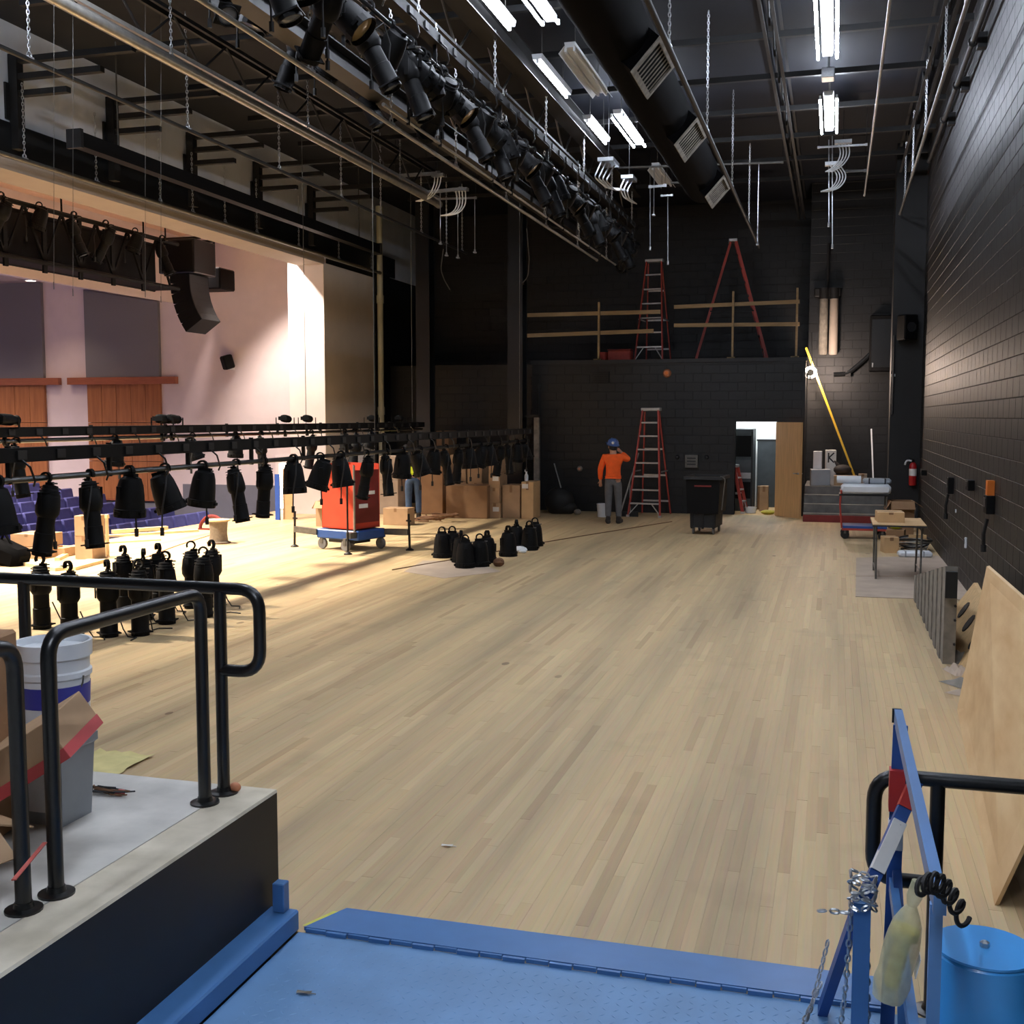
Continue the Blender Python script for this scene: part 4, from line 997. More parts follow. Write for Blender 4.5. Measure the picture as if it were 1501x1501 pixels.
m = MB(); m.lathe([(.03,-.22),(.07,-.215),(.07,.215),(.03,.22)], 16, tr(0,0,.07) @ rot('Y', PI/2)); m.build('roll_body', 'white_plastic', o, True); m = MB(); m.lathe([(.03,-.225),(.03,.225)], 10, tr(0,0,.07) @ rot('Y', PI/2)); m.build('core', 'cardboard', o)
o = thing('wrapped_bundle', 'grey plastic wrapped bundle on top of the parcel', 'bundle', p + Vector((.2,.1,.18)))
m = MB(); m.cbox((0,0,.05), (.5,.3,.1), .03); m.build('wrap', 'grey_plastic', o, True)
for s in (-.14,.14):
    m = MB(); m.bb(s-.012,s+.012,-.152,.152,.0,.102); m.build('strap', 'ink', o)
# clutter by the corner
carton('open brown box standing at the far corner behind the small table', (1.2, 21.7, 0), (.40,.4,.72), R_(4), 'cardboard_dark', True)
carton('small tan box on the floor behind the table legs', (.92, 19.7, 0), (.24,.3,.26), R_(10), 'tan_board')
carton('flat brown box on the floor below the cable coil', (1.06, 20.6, 0), (.3,.3,.3), R_(-8), 'cardboard_dark')
o = thing('cable_coil', 'grey coil of cable lying by the right wall near the table', 'cable', (1.32, 20.0, 0)); random.seed(9)
for k in range(6):
    m = MB(); r_ = .2 + .018*k; m.tube([(r_*math.cos(a*PI/12), r_*1.2*math.sin(a*PI/12), .03 + .035*k + .02*math.sin(a*PI/6+k)) for a in range(24)], .013, 6, closed=True); m.build('cable_turn', ['dull_steel','galvanised','rubber'][k % 3], o, True)
o = thing('paper_roll', 'white wrapped roll lying on the floor beside the cable coil', 'roll', (1.28, 19.1, 0), R_(6))
m = MB(); m.cbox((0,0,.05), (.52,.24,.1), .03); m.build('wrap', 'white_plastic', o, True)
for x in (-.16,.12):
    m = MB(); m.bb(x-.01,x+.01,-.122,.122,.0,.102); m.build('strap', 'grey_plastic', o)
o = thing('plastic_bag', 'bright yellow green plastic bag behind the small table', 'bag', (1.06, 20.6, .3)); m = MB(); m.sphere((0,0,.07), .1, 10, 7, (1.2,.9,.7)); m.build('bag_body', 'hivis_yellow', o, True); m = MB(); m.tube([(.05,0,.12),(.12,0,.15)], [.03,.012], 6); m.build('bag_neck', 'hivis_yellow', o, True)
m = MB(); m.bb(-.14,.14,-.02,.02,0,.05); o = m.build('wood_offcut', 'lumber', None, False, (1.36,19.75,.245), .1); tag(o, 'short wood offcut resting on the cable coil', 'wood')
m = MB(); m.prism([(0,0),(.3,0),(.34,.42),(.05,.5)], 0, .012, 'x', tr(1.5,23.3,0) @ rot('Y', R_(8))); o = m.build('grey_board', 'charcoal'); tag(o, 'small grey panel leaning on the right wall at the corner', 'board')
# fire extinguisher on the pier
o = thing('fire_extinguisher', 'red fire extinguisher with a white hose hung on the pier corner', 'extinguisher', (1.55, 24.38, .85))
m = MB(); m.lathe([(.06,0),(.075,.02),(.075,.38),(.06,.44),(.03,.47)], 16); m.build('cylinder', 'extinguisher_red', o, True)
m = MB(); m.lathe([(.0765,.2),(.0765,.34)], 16, caps=False); m.build('paper_label', 'white_label', o, True)
m = MB(); m.lathe([(.025,.47),(.025,.53)], 10); m.bar((0,0,.53),(-.1,-.02,.57), .02,.012); m.build('valve', 'black_fixture', o)
m = MB(); m.tube(fillet([(-.03,0,.5),(-.13,-.02,.52),(-.16,-.02,.42)], .05), .018, 7); m.build('hose', 'white_plastic', o, True)
m = MB(); m.bb(-.03,.03,.05,.118,.2,.3); m.build('wall_hook', 'black_steel', o)
# boxes on the right wall
def wallbox(label, X, y, z, w_, h_, d_, mm='black_fixture', cover=None):
    o = thing('wall_box', label, 'box', (XW, y, z)); m = MB(); m.cbox((-d_/2,0,0), (d_-.002,w_,h_), .006); m.build('box_body', mm, o)
    m = MB(); m.cbox((-d_-.004,0,h_*.1), (.008,w_*.7,h_*.5), .002); m.build('cover_plate', cover or 'charcoal', o); return o
wallbox('black socket box on the right wall, left of the orange tagged one', 1.6, 17.6, 1.25, .22, .24, .08); wallbox('short black box in the middle of the three on the right wall', 1.6, 15.1, 1.4, .28, .13, .08)
o = wallbox('black wall box below the orange tag on the right wall', 1.6, 13.2, 1.30, .24, .2, .09)
m = MB(); m.bb(-.08,-.005,-.08,.06,.1,.26); m.build('orange_cap', 'orange_paint', o)
for i, (y, z) in enumerate(((17.6,1.1),(13.2,1.12))):
    o = thing('wall_cable', ['black cord hanging from the left wall box','black cord hanging from the orange capped wall box'][i], 'cord', (XW-.06, y, z-.3)); m = MB(); m.tube([(0,0,.32),(-.03,.02,.15),(-.02,.06,0)], .02, 6); m.build('cord', 'rubber', o); m = MB(); m.lathe([(.03,-.05),(.03,.03)], 8, tr(-.02,.06,0)); m.build('plug', 'rubber', o)
wallbox('small dark box on the right wall beside the fire extinguisher', 1.6, 22.6, 1.2, .3, .1, .1)
wallbox('small pale clip low on the right wall behind the plywood', 1.6, 15.6, .62, .04, .14, .03, 'white_plastic')
wallbox('white switch plate on the right wall below the short black box', 1.6, 17.0, .92, .03, .05, .02, 'white_plastic')

for i, (px, py, mm, lab) in enumerate(((445,1457,'rag','dry leaf lying on the blue lift deck'),(655,1241,'white_label','small white paper chip lying on the stage floor'))):
    p = fl(px, py); o = thing('floor_debris', lab, 'debris', (p.x, p.y, .0)); m = MB()
    m.add([(-.03,-.006,.004),(0,-.014,.012),(.03,-.004,.006),(.034,.008,.014),(0,.014,.006),(-.03,.006,.010)], [(0,1,4,5),(1,2,3,4)]); m.build('scrap', mm, o)
    m = MB(); m.tube([(.03,.0,.008),(.05,.006,.004)], .002, 5); m.build('stem', mm, o)
# ================================================================== FAR END
# door leaf
o = struct(thing('door_1', 'flat oak veneer door standing open', 'door', (DX1+.02, YB-.02, 0)), 'flat oak veneer door standing open beside the lit doorway'); del o['category']
o.rotation_euler = (0,0,R_(-52))
m = MB(); m.bb(0,.93,-.045,0,.01,2.13); m.build('door_leaf', 'door_wood', o)
for y in (-.05,.005):
    m = MB(); m.lathe([(.025,-.006),(.025,.006)], 12, tr(.86,y,1.0) @ rot('X', PI/2)); m.build('rose', 'galvanised', o); m = MB(); m.tube([(.86,y,1.0),(.86,y + (-.05 if y < 0 else .05),1.0),(.75,y + (-.05 if y < 0 else .05),1.0)], .011, 8); m.build('door_handle', 'galvanised', o)
for z in (.25,1.05,1.9):
    m = MB(); m.lathe([(.012,-.05),(.012,.05)], 8, tr(0,.006,z)); m.build('hinge', 'dull_steel', o)
fr_ = MB(); fr_.bb(DX0-.05,DX0,YB-.02,YB+.22,0,DH+.05); fr_.bb(DX1,DX1+.02,YB-.005,YB+.22,0,DH+.05); fr_.bb(DX0,DX1,YB-.02,YB+.22,DH,DH+.05)
struct(fr_.build('trim_5', 'black_steel'), 'black steel frame of the doorway')
strip_lamp('fluorescent lamp inside the lit room behind the doorway', -1.75, 27.0, 28.4, 2.8, 'room_glow') if False else None
o = thing('ceiling_lamp', 'bright lamp in the room behind the doorway', 'lamp', (-1.75, 27.8, 2.9)); m = MB(); m.bb(-.3,.3,-.6,.6,-.03,.0); m.build('diffuser', 'room_glow', o); m = MB(); m.bb(-.33,.33,-.63,.63,0,.04); m.build('frame', 'white_plastic', o)
# in the room
o = thing('equipment_rack', 'tall dark grey equipment rack seen through the doorway', 'rack', (-2.12, 27.9, 0))
m = MB(); m.cbox((0,0,.98), (.5,1.0,1.96), .01); m.build('cabinet', 'rack_grey', o)
for k, (z, h, mm) in enumerate(((1.55,.5,'black_fixture'),(.85,.14,'galvanised'),(.5,.4,'black_fixture'),(1.12,.2,'rack_grey'))):
    m = MB(); m.bb(-.21,.21,-.52,-.502,z-h/2,z+h/2); m.build('front_panel', mm, o)
for x in (-.23,.23):
    m = MB(); m.bb(x-.02,x+.02,-.525,-.502,.05,1.9); m.build('rack_rail', 'charcoal', o)
o = thing('partition_panel', 'dark grey partition behind the equipment rack in the lit room', 'panel', (-1.5, 28.75, 0)); m = MB(); m.bb(-.35,.5,-.03,.03,0,1.65); m.build('panel', 'rack_grey', o); m = MB(); m.bb(-.37,.52,-.04,.04,1.65,1.69); m.build('top_cap', 'charcoal', o)
carton('brown box on the floor of the lit room', (-1.6, 27.6, 0), (.2,.3,.6), 0, 'cardboard'); carton('narrow brown box beside the other in the lit room', (-1.72, 28.2, 0), (.16,.3,.56), .1, 'cardboard_dark')
bucket('plastic_tub', 'low white tub on the floor inside the doorway', (-1.86, 26.9, 0), .13, .14, 'white_plastic', None, False)
o = thing('plastic_bag', 'yellow plastic bag on the floor inside the doorway', 'bag', (-1.45, 26.6, 0)); m = MB(); m.sphere((0,0,.05), .13, 12, 6, (1.3,.8,.42)); m.build('bag_body', 'yellow_bag', o, True); m = MB(); m.tube([(.1,0,.06),(.2,0,.05)], [.04,.015], 6); m.build('bag_neck', 'yellow_bag', o, True)
# ladders
def step_ladder(label, loc, rz, H_, steps, wb, wt, spread, top=True, tread='aluminium', group=None):
    o = thing('step_ladder', label, 'ladder', loc, rz, group)
    for s in (-1,1):
        m = MB(); m.bar((s*wb/2,-spread/2,0),(s*wt/2,-.06,H_), .03,.07,(0,1,0)); m.build('front_rail', 'orange_fibre', o)
        m = MB(); m.bar((s*wb*.46,spread/2,0),(s*wt*.46,.06,H_-.05), .026,.05,(0,1,0)); m.build('rear_rail', 'orange_fibre', o)
        m = MB(); m.bb(s*wb/2-.03,s*wb/2+.03,-spread/2-.05,-spread/2+.05,0,.05); m.build('foot', 'aluminium', o)
        m = MB(); m.bar((s*wb/2*.9,-spread*.30,H_*.42),(s*wb/2*.86,spread*.30,H_*.42), .006,.03); m.build('spreader', 'aluminium' if tread == 'aluminium' else 'brown_steel', o)
    for k in range(steps):
        t_ = (k+1)/(steps+1); z = H_*t_; w_ = (wb+(wt-wb)*t_) - .03; y = -spread/2 + (spread/2-.06)*t_
        m = MB(); m.cbox((0,y,z), (w_,.085,.035), .004); m.build('step', tread, o)
        if k % 2 == 0:
            m = MB(); m.bb(-w_/2*.92,w_/2*.92,-y-.015,-y+.015,z-.02,z+.02); m.build('rear_bar', 'aluminium', o)
    m = MB(); m.cbox((0,0,H_), (wt+.08,.2,.07), .01); m.build('top_cap', 'aluminium', o)
    for s in (-1,1):
        m = MB(); m.bar((s*wb*.48,-spread/2+.01,.06),(s*wb*.2,-spread*.44,H_/(steps+1)), .02,.02); m.build('knee_brace', 'aluminium', o)
    return o
step_ladder('orange and aluminium step ladder standing on the stage beside the worker', (-4.03, 25.6, 0), R_(-6), 2.42, 7, .74, .36, 1.1)
step_ladder('orange step ladder with aluminium steps standing on the loft', (-4.3, 27.6, 3.57), R_(-4), 2.45, 6, .68, .36, 1.1)
o = step_ladder('tall orange ladder straddling the loft, seen from the side', (-2.5, 28.3, 3.57), R_(96), 2.95, 8, .62, .34, 1.75, tread='dull_steel')
o = step_ladder('red ladder just inside the lit doorway', (-2.28, 26.85, 0), R_(80), 1.1, 3, .4, .3, .6)
# yellow ladder leaning on the loft
o = thing('leaning_ladder', 'long yellow ladder leaning from the steps up to the loft corner', 'ladder', (.52, 26.9, .72))
top_ = Vector((-.66-.32, 0, 3.35)); bt = Vector((0,0,0))
for s, mm in ((-1,'yellow_fibre'),(1,'dull_steel')):
    m = MB(); m.bar(bt + Vector((0,s*.2,0)), Vector((-1.2,s*.2,3.1)), .045,.085,(0,1,0)); rl = m.build('side_rail', mm, o)
    m = MB(); m.bb(-.05,.05,s*.2-.04,s*.2+.04,-.0,.06); m.build('foot', 'rubber', o)
    if s < 0:
        for k in range(9):
            p = Vector((0,-.228,0)).lerp(Vector((-1.2,-.228,3.1)), .07+k*.105); q = MB(); q.lathe([(.02,-.006),(.02,.006)], 8, Matrix.Translation(p) @ rot('X', PI/2)); q.build('rivet', 'ink', rl)
for k in range(9):
    p = Vector((0,0,0)).lerp(Vector((-1.2,0,3.1)), .07+k*.105); m = MB(); m.tube([p+Vector((0,-.2,0)), p+Vector((0,.2,0))], .018, 8); m.build('rung', 'dull_steel', o)
# glowing work lamp hung at the ladder top
p = aY(1188,546,26.35); o = thing('work_lamp', 'glowing caged work lamp hung at the top of the yellow ladder', 'lamp', p)
m = MB(); m.tube([(.11*math.cos(a*PI/8), .0, .11*math.sin(a*PI/8)) for a in range(-5,9)], [.03]*14, 8); m.build('lamp_tube', 'work_glow', o, True)
m = MB(); m.lathe([(.02,-.16),(.035,-.15),(.035,-.08)], 10); m.build('handle', 'rubber', o)
for k in range(4):
    m = MB(); m.tube([(.14*math.cos(a*PI/6+k), .05*math.sin(k*1.6), .14*math.sin(a*PI/6+k)) for a in range(7)], .005, 5); m.build('cage_wire', 'dull_steel', o)
m = MB(); m.tube([(0,0,.12),(.03,.1,.35),(0,.15,.9)], .008, 5); m.build('cord', 'rubber', o)
l = bpy.data.lights.new('work_lamp', 'POINT'); l.energy = 200; l.color = (1,.78,.66); l.shadow_soft_size = .12; lo = bpy.data.objects.new('light', l); COL.objects.link(lo); lo.parent = o; lo.location = (.14,.06,0)
# loft guard rail in timber
o = thing('timber_railing', 'rough timber guard rail along the left of the loft edge', 'railing', (-5.6, YB+.15, 3.57))
for z0, z1 in ((1.0,1.07),(.5,.58)):
    a = aY(773, 462 if z0 > .8 else 492, YB+.2); b = aY(968 if z0 > .8 else 958, 457 if z0 > .8 else 485, YB+.2); B = Vector(o.location)
    m = MB(); m.bar(a-B, b-B, .04,.09); m.build('rail_board', 'old_lumber', o)
m = MB(); a = aY(878,443,YB+.12); B = Vector(o.location); m.bb(a.x-B.x-.022,a.x-B.x+.022,-.06,.02,0,a.z-3.57); m.build('post', 'old_lumber', o); m = MB(); m.bb(a.x-B.x-.12,a.x-B.x+.06,-.06,.06,.0,.05); m.build('foot_block', 'old_lumber', o)
o = thing('timber_railing', 'rough timber guard rail along the right of the loft edge', 'railing', (-2.5, YB+.15, 3.57)); B = Vector(o.location)
for y0, y1 in ((450,442),(477,475)):
    a = aY(988, y0, YB+.2); b = aY(1172, y1, YB+.2); m = MB(); m.bar(a-B, b-B, .04,.085); m.build('rail_board', 'old_lumber', o)
for px, py in ((1075,427),(1169,422)):
    a = aY(px,py,YB+.12); m = MB(); m.bb(a.x-B.x-.022,a.x-B.x+.022,-.06,.02,0,a.z-3.57); m.build('post', 'old_lumber', o); m = MB(); m.bb(a.x-B.x-.12,a.x-B.x+.06,-.06,.06,.0,.05); m.build('foot_block', 'old_lumber', o)
o = thing('tool_crate', 'orange red tool crate on the loft beside the ladder', 'crate', (-5.0, 26.95, 3.57)); m = MB(); m.cbox((0,0,.13), (.55,.4,.26), .02); m.build('crate_body', 'orange_fibre', o); m = MB(); m.cbox((0,0,.275), (.57,.42,.03), .006); m.build('lid', 'red_dark', o)
m = MB(); m.lathe([(.12,0),(.13,.22),(.135,.23)], 16, tr(-.42,0,0)); o2 = m.build('side_bin', 'orange_fibre', o, True)
# round ball and plates on the block wall
o = thing('round_plug', 'round orange tan plug on the black wall below the loft', 'plug', aY(978,547,YB-.01)); m = MB(); m.lathe([(.09,0),(.1,.03),(.07,.1),(.001,.12)], 16, rot('X', PI/2)); m.build('plug_face', 'ball_tan', o, True); m = MB(); m.lathe([(.045,.09),(.045,.125),(.001,.125)], 12, rot('X', PI/2)); m.build('centre_cap', 'orange_paint', o, True)
o = thing('round_plug', 'small pinkish plug on the black wall beside the worker', 'plug', aY(850,687,YB-.01)); m = MB(); m.lathe([(.06,0),(.07,.02),(.05,.06),(.001,.07)], 14, rot('X', PI/2)); m.build('plug_face', 'rag', o, True); m = MB(); m.lathe([(.03,.055),(.03,.08),(.001,.08)], 10, rot('X', PI/2)); m.build('centre_cap', 'ball_tan', o, True)
o = thing('wall_panel', 'grey control panel on the black wall above the dump cart', 'panel', aY(1014,676,YB-.003)); m = MB(); m.cbox((0,-.04,0), (.3,.08,.3), .008); m.build('panel_body', 'dull_steel', o)
for z in (-.07,.0,.07):
    m = MB(); m.bb(-.1,.1,-.086,-.08,z-.015,z+.015); m.build('slot', 'charcoal', o)
for i, px in enumerate((993,1036)):
    o = thing('wall_socket', ['small dark socket on the wall left of the grey control panel','small dark socket on the wall right of the grey control panel'][i], 'socket', aY(px,670,YB-.003)); m = MB(); m.lathe([(.05,0),(.05,.02),(.03,.06)], 12, rot('X', PI/2)); m.build('knob_body', 'charcoal', o, True)
o = thing('wall_vent', 'dark square vent high on the black wall left of the round plug', 'vent', aY(881,553,YB-.003)); m = MB(); m.bb(-.2,.2,-.03,0,-.13,.13); m.build('frame', 'black_steel', o)
for k in range(5):
    m = MB(); m.bb(-.18,.18,-.05,-.03,-.1+k*.05-.008,-.1+k*.05+.008); m.build('louvre', 'black_steel', o)
m = MB(); a = aY(790,560,YB-.04); b = aY(797,650,YB-.04); o = thing('wall_conduit', 'thin grey conduit down the black wall left of the worker', 'conduit', (a.x, YB-.04, 0)); m.tube([(0,0,3.0),(.03,0,1.6),(.03,0,0)], .018, 6); m.build('pipe', 'charcoal', o); m = MB(); m.box((0,.02,3.0), (.08,.05,.08)); m.build('strap', 'charcoal', o)
# push broom, white bucket, black bag
o = thing('push_broom', 'push broom leaning on the black wall between worker and ladder', 'broom', fl(916,757))
hb_ = fl(910,754) - fl(916,757); ht_ = aY(936,664,26.24) - fl(916,757)
m = MB(); m.tube([hb_ + Vector((0,0,.06)), ht_], .018, 8); m.build('handle', 'aluminium', o); m = MB(); m.tube([hb_.lerp(ht_, .5) + Vector((0,0,.03)), Vector((.12,.0,.1))], .014, 6); m.build('brace', 'aluminium', o); m = MB(); m.cbox((.05,0,.09), (.5,.09,.04), .008); m.build('head', 'charcoal', o)
m = MB(); m.bb(-.2,.3,-.04,.04,0,.072); m.build('bristles', 'rubber', o)
bucket('paint_bucket', 'small white bucket on the floor behind the worker', (-5.0, 24.9, 0), .13, .3, 'white_plastic', None, False)
o = thing('rubbish_bag', 'black rubbish heap with a stick at the end of the box row', 'bag', (-6.15, 25.5, 0)); m = MB(); m.sphere((0,0,.28), .36, 14, 9, (1.0,.8,.95)); m.sphere((.2,-.05,.14), .22, 12, 7, (1.1,.9,.7)); m.build('bag_body', 'rubber', o, True); m = MB(); m.tube([(-.2,.3,1.15),(.15,-.2,.4)], .014, 6); m.build('stick', 'aluminium', o)
m = MB(); m.sphere((.48,-.2,.06), .09, 8, 6, (1,1,.8)); m.build('loose_rag', 'rag', o, True)
# dump cart
p = (fl(1012,782)+fl(1050,785))/2; o = thing('dump_cart', 'black plastic dump cart on casters in front of the far wall', 'cart', (p.x+.02, p.y+.35, 0), R_(-4)); o.scale = (.8,.8,.97)
m = MB(); m.prism([(-.37,.42),(.37,.42),(.41,1.12),(-.41,1.12)], -.55, .55, 'y'); m.build('hopper', 'black_fixture', o)
m = MB()
for a in ((-.46,.46,-.6,-.54),(-.46,.46,.54,.6),(-.46,-.4,-.54,.54),(.4,.46,-.54,.54)): m.bb(*a,1.09,1.15)
m.build('rim', 'charcoal', o)
m = MB(); m.prism([(-.30,.14),(.30,.14),(.31,.42),(-.31,.42)], -.5, .5, 'y'); m.build('base_frame', 'rubber', o)
for x in (-.26,.0,.26):
    m = MB(); m.bb(x-.025,x+.025,-.53,-.5,.12,.42); m.build('frame_strut', 'brown_steel', o)
for x in (-.24,.24):
    for y in (-.4,.4):
        m = MB(); m.lathe([(.02,-.025),(.08,-.022),(.085,0),(.08,.022),(.02,.025)], 14, tr(x,y,.085) @ rot('Y', PI/2)); m.build('wheel', 'wheel_grey', o, True)
m = MB(); m.bb(-.2,.2,-.575,-.555,.95,.98); m.build('red_stripe', 'red_dark', o)
m = MB(); m.tube(fillet([(.45,-.5,.5),(.52,-.5,1.12),(.4,-.5,1.16)], .05), .015, 6); m.build('handle', 'dull_steel', o)
# steps up to the recess
for i in range(4):
    z = (i+1)*.18; y0 = 25.0 + i*.3
o = struct(thing('stairs', 'grey concrete steps with a red base', 'stairs', (0,0,0)), 'worn grey concrete steps with a red bottom riser right of the oak door'); del o['category']
for i in range(4):
    z = (i+1)*.18; y0 = 24.95 + i*.3; m = MB(); m.bb(-.62,1.06,y0,28.0 if i == 3 else y0+.32,(i*.18 if i else 0),z); m.build('step', 'grey_step', o)
m = MB(); m.bb(-.62,1.06,24.935,24.95,0,.15); m.build('red_riser', 'red_dark', o)
LZ = .72
carton('pale grey box on the landing of the steps, lowest of the stack by the door', (-.3, 26.2, LZ), (.42,.36,.36), R_(4), 'grey_plastic', False, False)
carton('narrow grey box standing on the pale grey box by the steps', (-.36, 26.3, LZ+.36), (.18,.24,.4), R_(-3), 'white_plastic', False, False)
o = carton('white box with black lettering on top of the stack by the steps', (-.08, 26.6, LZ), (.22,.24,.78), R_(6), 'white_label', False, False)
m = MB()
for a, b in (((-.06,.5),(-.06,.72)), ((-.05,.61),(.06,.72)), ((-.05,.61),(.06,.5))): m.bar((a[0],-.122,a[1]),(b[0],-.122,b[1]), .03,.004,(0,1,0))
m.build('printed_letter', 'ink', o)
carton('low brown carton on the landing beside the yellow ladder foot', (.25, 26.3, LZ), (.5,.32,.22), 0, 'cardboard', False); carton('small pale brown carton beside the ladder foot', (.62, 26.35, LZ), (.18,.2,.26), 0, 'cardboard_flat')
o = thing('rubbish_bag', 'dark brown bag slumped on the carton behind the ladder', 'bag', (.18, 26.5, LZ+.22)); m = MB(); m.sphere((0,0,.12), .17, 12, 7, (1.2,.8,.7)); m.build('bag_body', 'boot', o, True); m = MB(); m.tube([(-.1,0,.22),(-.18,0,.32)], [.05,.02], 6); m.build('bag_neck', 'boot', o, True)
o = thing('white_stick', 'thin white rod leaning on the far wall right of the ladder', 'rod', (.86, 26.6, LZ)); m = MB(); m.bar((0,0,0),(-.06,.6,1.25), .03,.03); m.build('rod', 'white_plastic', o); m = MB(); m.box((0,0,.1), (.05,.05,.06)); m.build('grip', 'rubber', o)
# tubes, boxes and conduit on the recess wall
for i, px in enumerate((1206,1221)):
    a = aY(px,520,27.8); o = thing('wall_tube', ['pale grey vertical tube high on the recess wall, left of two','pale vertical tube with a warm end high on the recess wall, right of two'][i], 'tube', a); m = MB(); m.lathe([(.085,.0),(.1,.02),(.1,1.3),(.09,1.32)], 16); m.build('tube_body', 'rag' if i == 0 else 'beige_wall', o, True); m = MB(); m.lathe([(.12,1.3),(.12,1.55)], 16); m.build('top_collar', 'black_steel', o, True)
o = thing('projector_bracket', 'black bracket joining the two pale tubes', 'bracket', aY(1213,432,27.85)); m = MB(); m.cbox((0,0,.05), (.6,.2,.2), .02); m.build('bracket_body', 'black_steel', o); m = MB(); m.tube([(0,0,.1),(0,0,1.2)], .03, 8); m.build('stem', 'black_steel', o)
o = thing('electrical_cabinet', 'black electrical cabinet high on the recess wall near the pier', 'cabinet', aY(1298,545,27.9)); m = MB(); m.cbox((0,-.08,.65), (.75,.3,1.3), .02); m.build('cabinet_body', 'black_fixture', o); m = MB(); m.bb(-.33,.33,-.245,-.23,.1,1.2); m.build('cabinet_door', 'sheen_black', o); m = MB(); m.box((-.3,-.25,.15), (.03,.03,.1)); m.build('latch', 'galvanised', o)
a = aY(1185,550,27.9); o = thing('wall_conduit', 'black conduit curving across the recess wall to the cabinet', 'conduit', aY(1225,548,27.9)); B = Vector(o.location)
m = MB(); m.tube(fillet([aY(1222,549,27.9)-B, aY(1243,548,27.9)-B, aY(1262,532,27.9)-B, aY(1280,515,27.9)-B], .12), .05, 8); m.build('pipe', 'sheen_black', o, True); m = MB(); m.box(aY(1243,548,27.9)-B, (.12,.08,.12)); m.build('coupling', 'black_steel', o)
o = thing('wall_speaker', 'dark loudspeaker bracketed high on the pier corner', 'speaker', aY(1330,480,24.3)); m = MB(); m.cbox((0,0,0), (.3,.3,.5), .02, rot('Z', .5)); m.build('cabinet', 'black_fixture', o); m = MB(); m.lathe([(.1,.155),(.1,.16),(.02,.13)], 14, rot('Z', .5) @ rot('X', PI/2)); m.build('cone', 'charcoal', o, True); m = MB(); m.bb(-.05,.05,.1,.2,-.08,.08); m.build('wall_mount', 'galvanised', o)
o = thing('wall_conduit', 'shiny vertical conduit on the edge of the pier', 'conduit', (1.12, 24.46, 2.3)); m = MB(); m.tube([(0,0,0),(0,0,1.6)], .02, 6); m.build('pipe', 'charcoal', o); m = MB(); m.box((0,.02,.8), (.08,.04,.05)); m.build('strap', 'galvanised', o)
# black columns and pale pipe
for i, (X, Y_, wd) in enumerate(((-9.45,25.5,.34),(-7.2,25.6,.36))):
    o = thing('steel_column', ['black steel column in the wing, left of two','black steel column in the wing, right of two'][i], 'column', (X, Y_, 0))
    for s in (-1,1):
        m = MB(); m.bb(-wd/2,wd/2,s*wd/2-.012,s*wd/2+.012,.02,ROOF-.05); m.build('flange', 'sheen_black', o)
    m = MB(); m.bb(-.01,.01,-wd/2,wd/2,.02,ROOF-.05); m.build('column_web', 'sheen_black', o); m = MB(); m.bb(-.3,.3,-.3,.3,0,.02); m.build('base_plate', 'black_steel', o)
o = thing('drain_pipe', 'pale vertical pipe at the edge of the tan wall', 'pipe', (-11.1, 26.7, 0)); m = MB(); m.tube([(0,0,0),(0,0,7.45)], .075, 14); m.build('pipe', 'pale_pipe', o, True)
for z in (5.2, 7.4, 2.4):
    m = MB(); m.lathe([(.095,z-.1),(.095,z+.1)], 14); m.build('collar', 'pale_pipe', o, True)
m = MB(); a = aY(787,612,25.6); o = thing('wood_post', 'grey wooden post leaning by the end of the box row', 'post', (a.x, 25.6, 0)); m.bb(-.06,.06,-.05,.05,0,a.z); m.build('post_body', 'rag', o); m = MB(); m.bb(-.3,.08,-.06,.06,a.z,a.z+.06); m.build('cross_piece', 'brown_steel', o)

# ================================================================== cardboard boxes along the wing
def cb(label, x0, x1, y0, y1, D=None, mm='cardboard', dep=.5, z=0, lab=(), Y=None, op=False):
    """carton whose front face is seen between pixels x0..x1, top y0, bottom y1, standing at height z"""
    a = fl((x0+x1)/2, y1, z) if Y is None else aY((x0+x1)/2, y1, Y)
    d = depth(a); w_ = (x1-x0)*d/F; h_ = (y1-y0)*d/F
    return carton(label, (a.x, a.y+dep/2, z), (w_, dep, h_), 0, mm, op, True, lab)
Yr = 24.0
z0 = 0
def stack(x0, x1, rows, labs, mm='cardboard', Y=24.4, lab=()):
    z = 0; a = aY((x0+x1)/2, 760, Y); d = depth((a.x, Y, 1)); w_ = (x1-x0)*d/F
    for i, h_ in enumerate(rows):
        carton(labs[i], (a.x, Y+.3, z), (w_, .6, h_-.004), R_(random.uniform(-2,2)), mm if isinstance(mm, str) else mm[i], False, True, lab if i % 2 == 0 else ())
        z += h_
stack(652, 716, (.74,), ('wide low brown box in front of the box row',), 'cardboard_dark', 23.7)
stack(660, 684, (.75,.62), ('lower brown box behind the wide low box, left stack','upper brown box with a white label, left stack of the row'), 'cardboard', 24.9, (('y',.0,.15,.16,.14),))
stack(685, 708, (.72,.66,.0+.1), ('lower brown box behind the wide low box, middle stack','upper brown box of the middle stack','shallow brown box on top of the middle stack'), 'cardboard', 24.9)
stack(716, 733, (.34,.34,.34,.34), ('bottom brown box of the slim labelled stack','second brown box of the slim labelled stack','third brown box of the slim labelled stack','top brown box of the slim labelled stack'), 'cardboard', 23.9, (('y',.03,.2,.14,.1),))
stack(736, 763, (.74,), ('upright brown box right of the slim stack',), 'cardboard', 24.0)
stack(764, 782, (.82,), ('tall pale brown box with a label and a bottle on top, last of the row',), 'tan_board', 24.0, (('y',-.05,.72,.14,.1),))
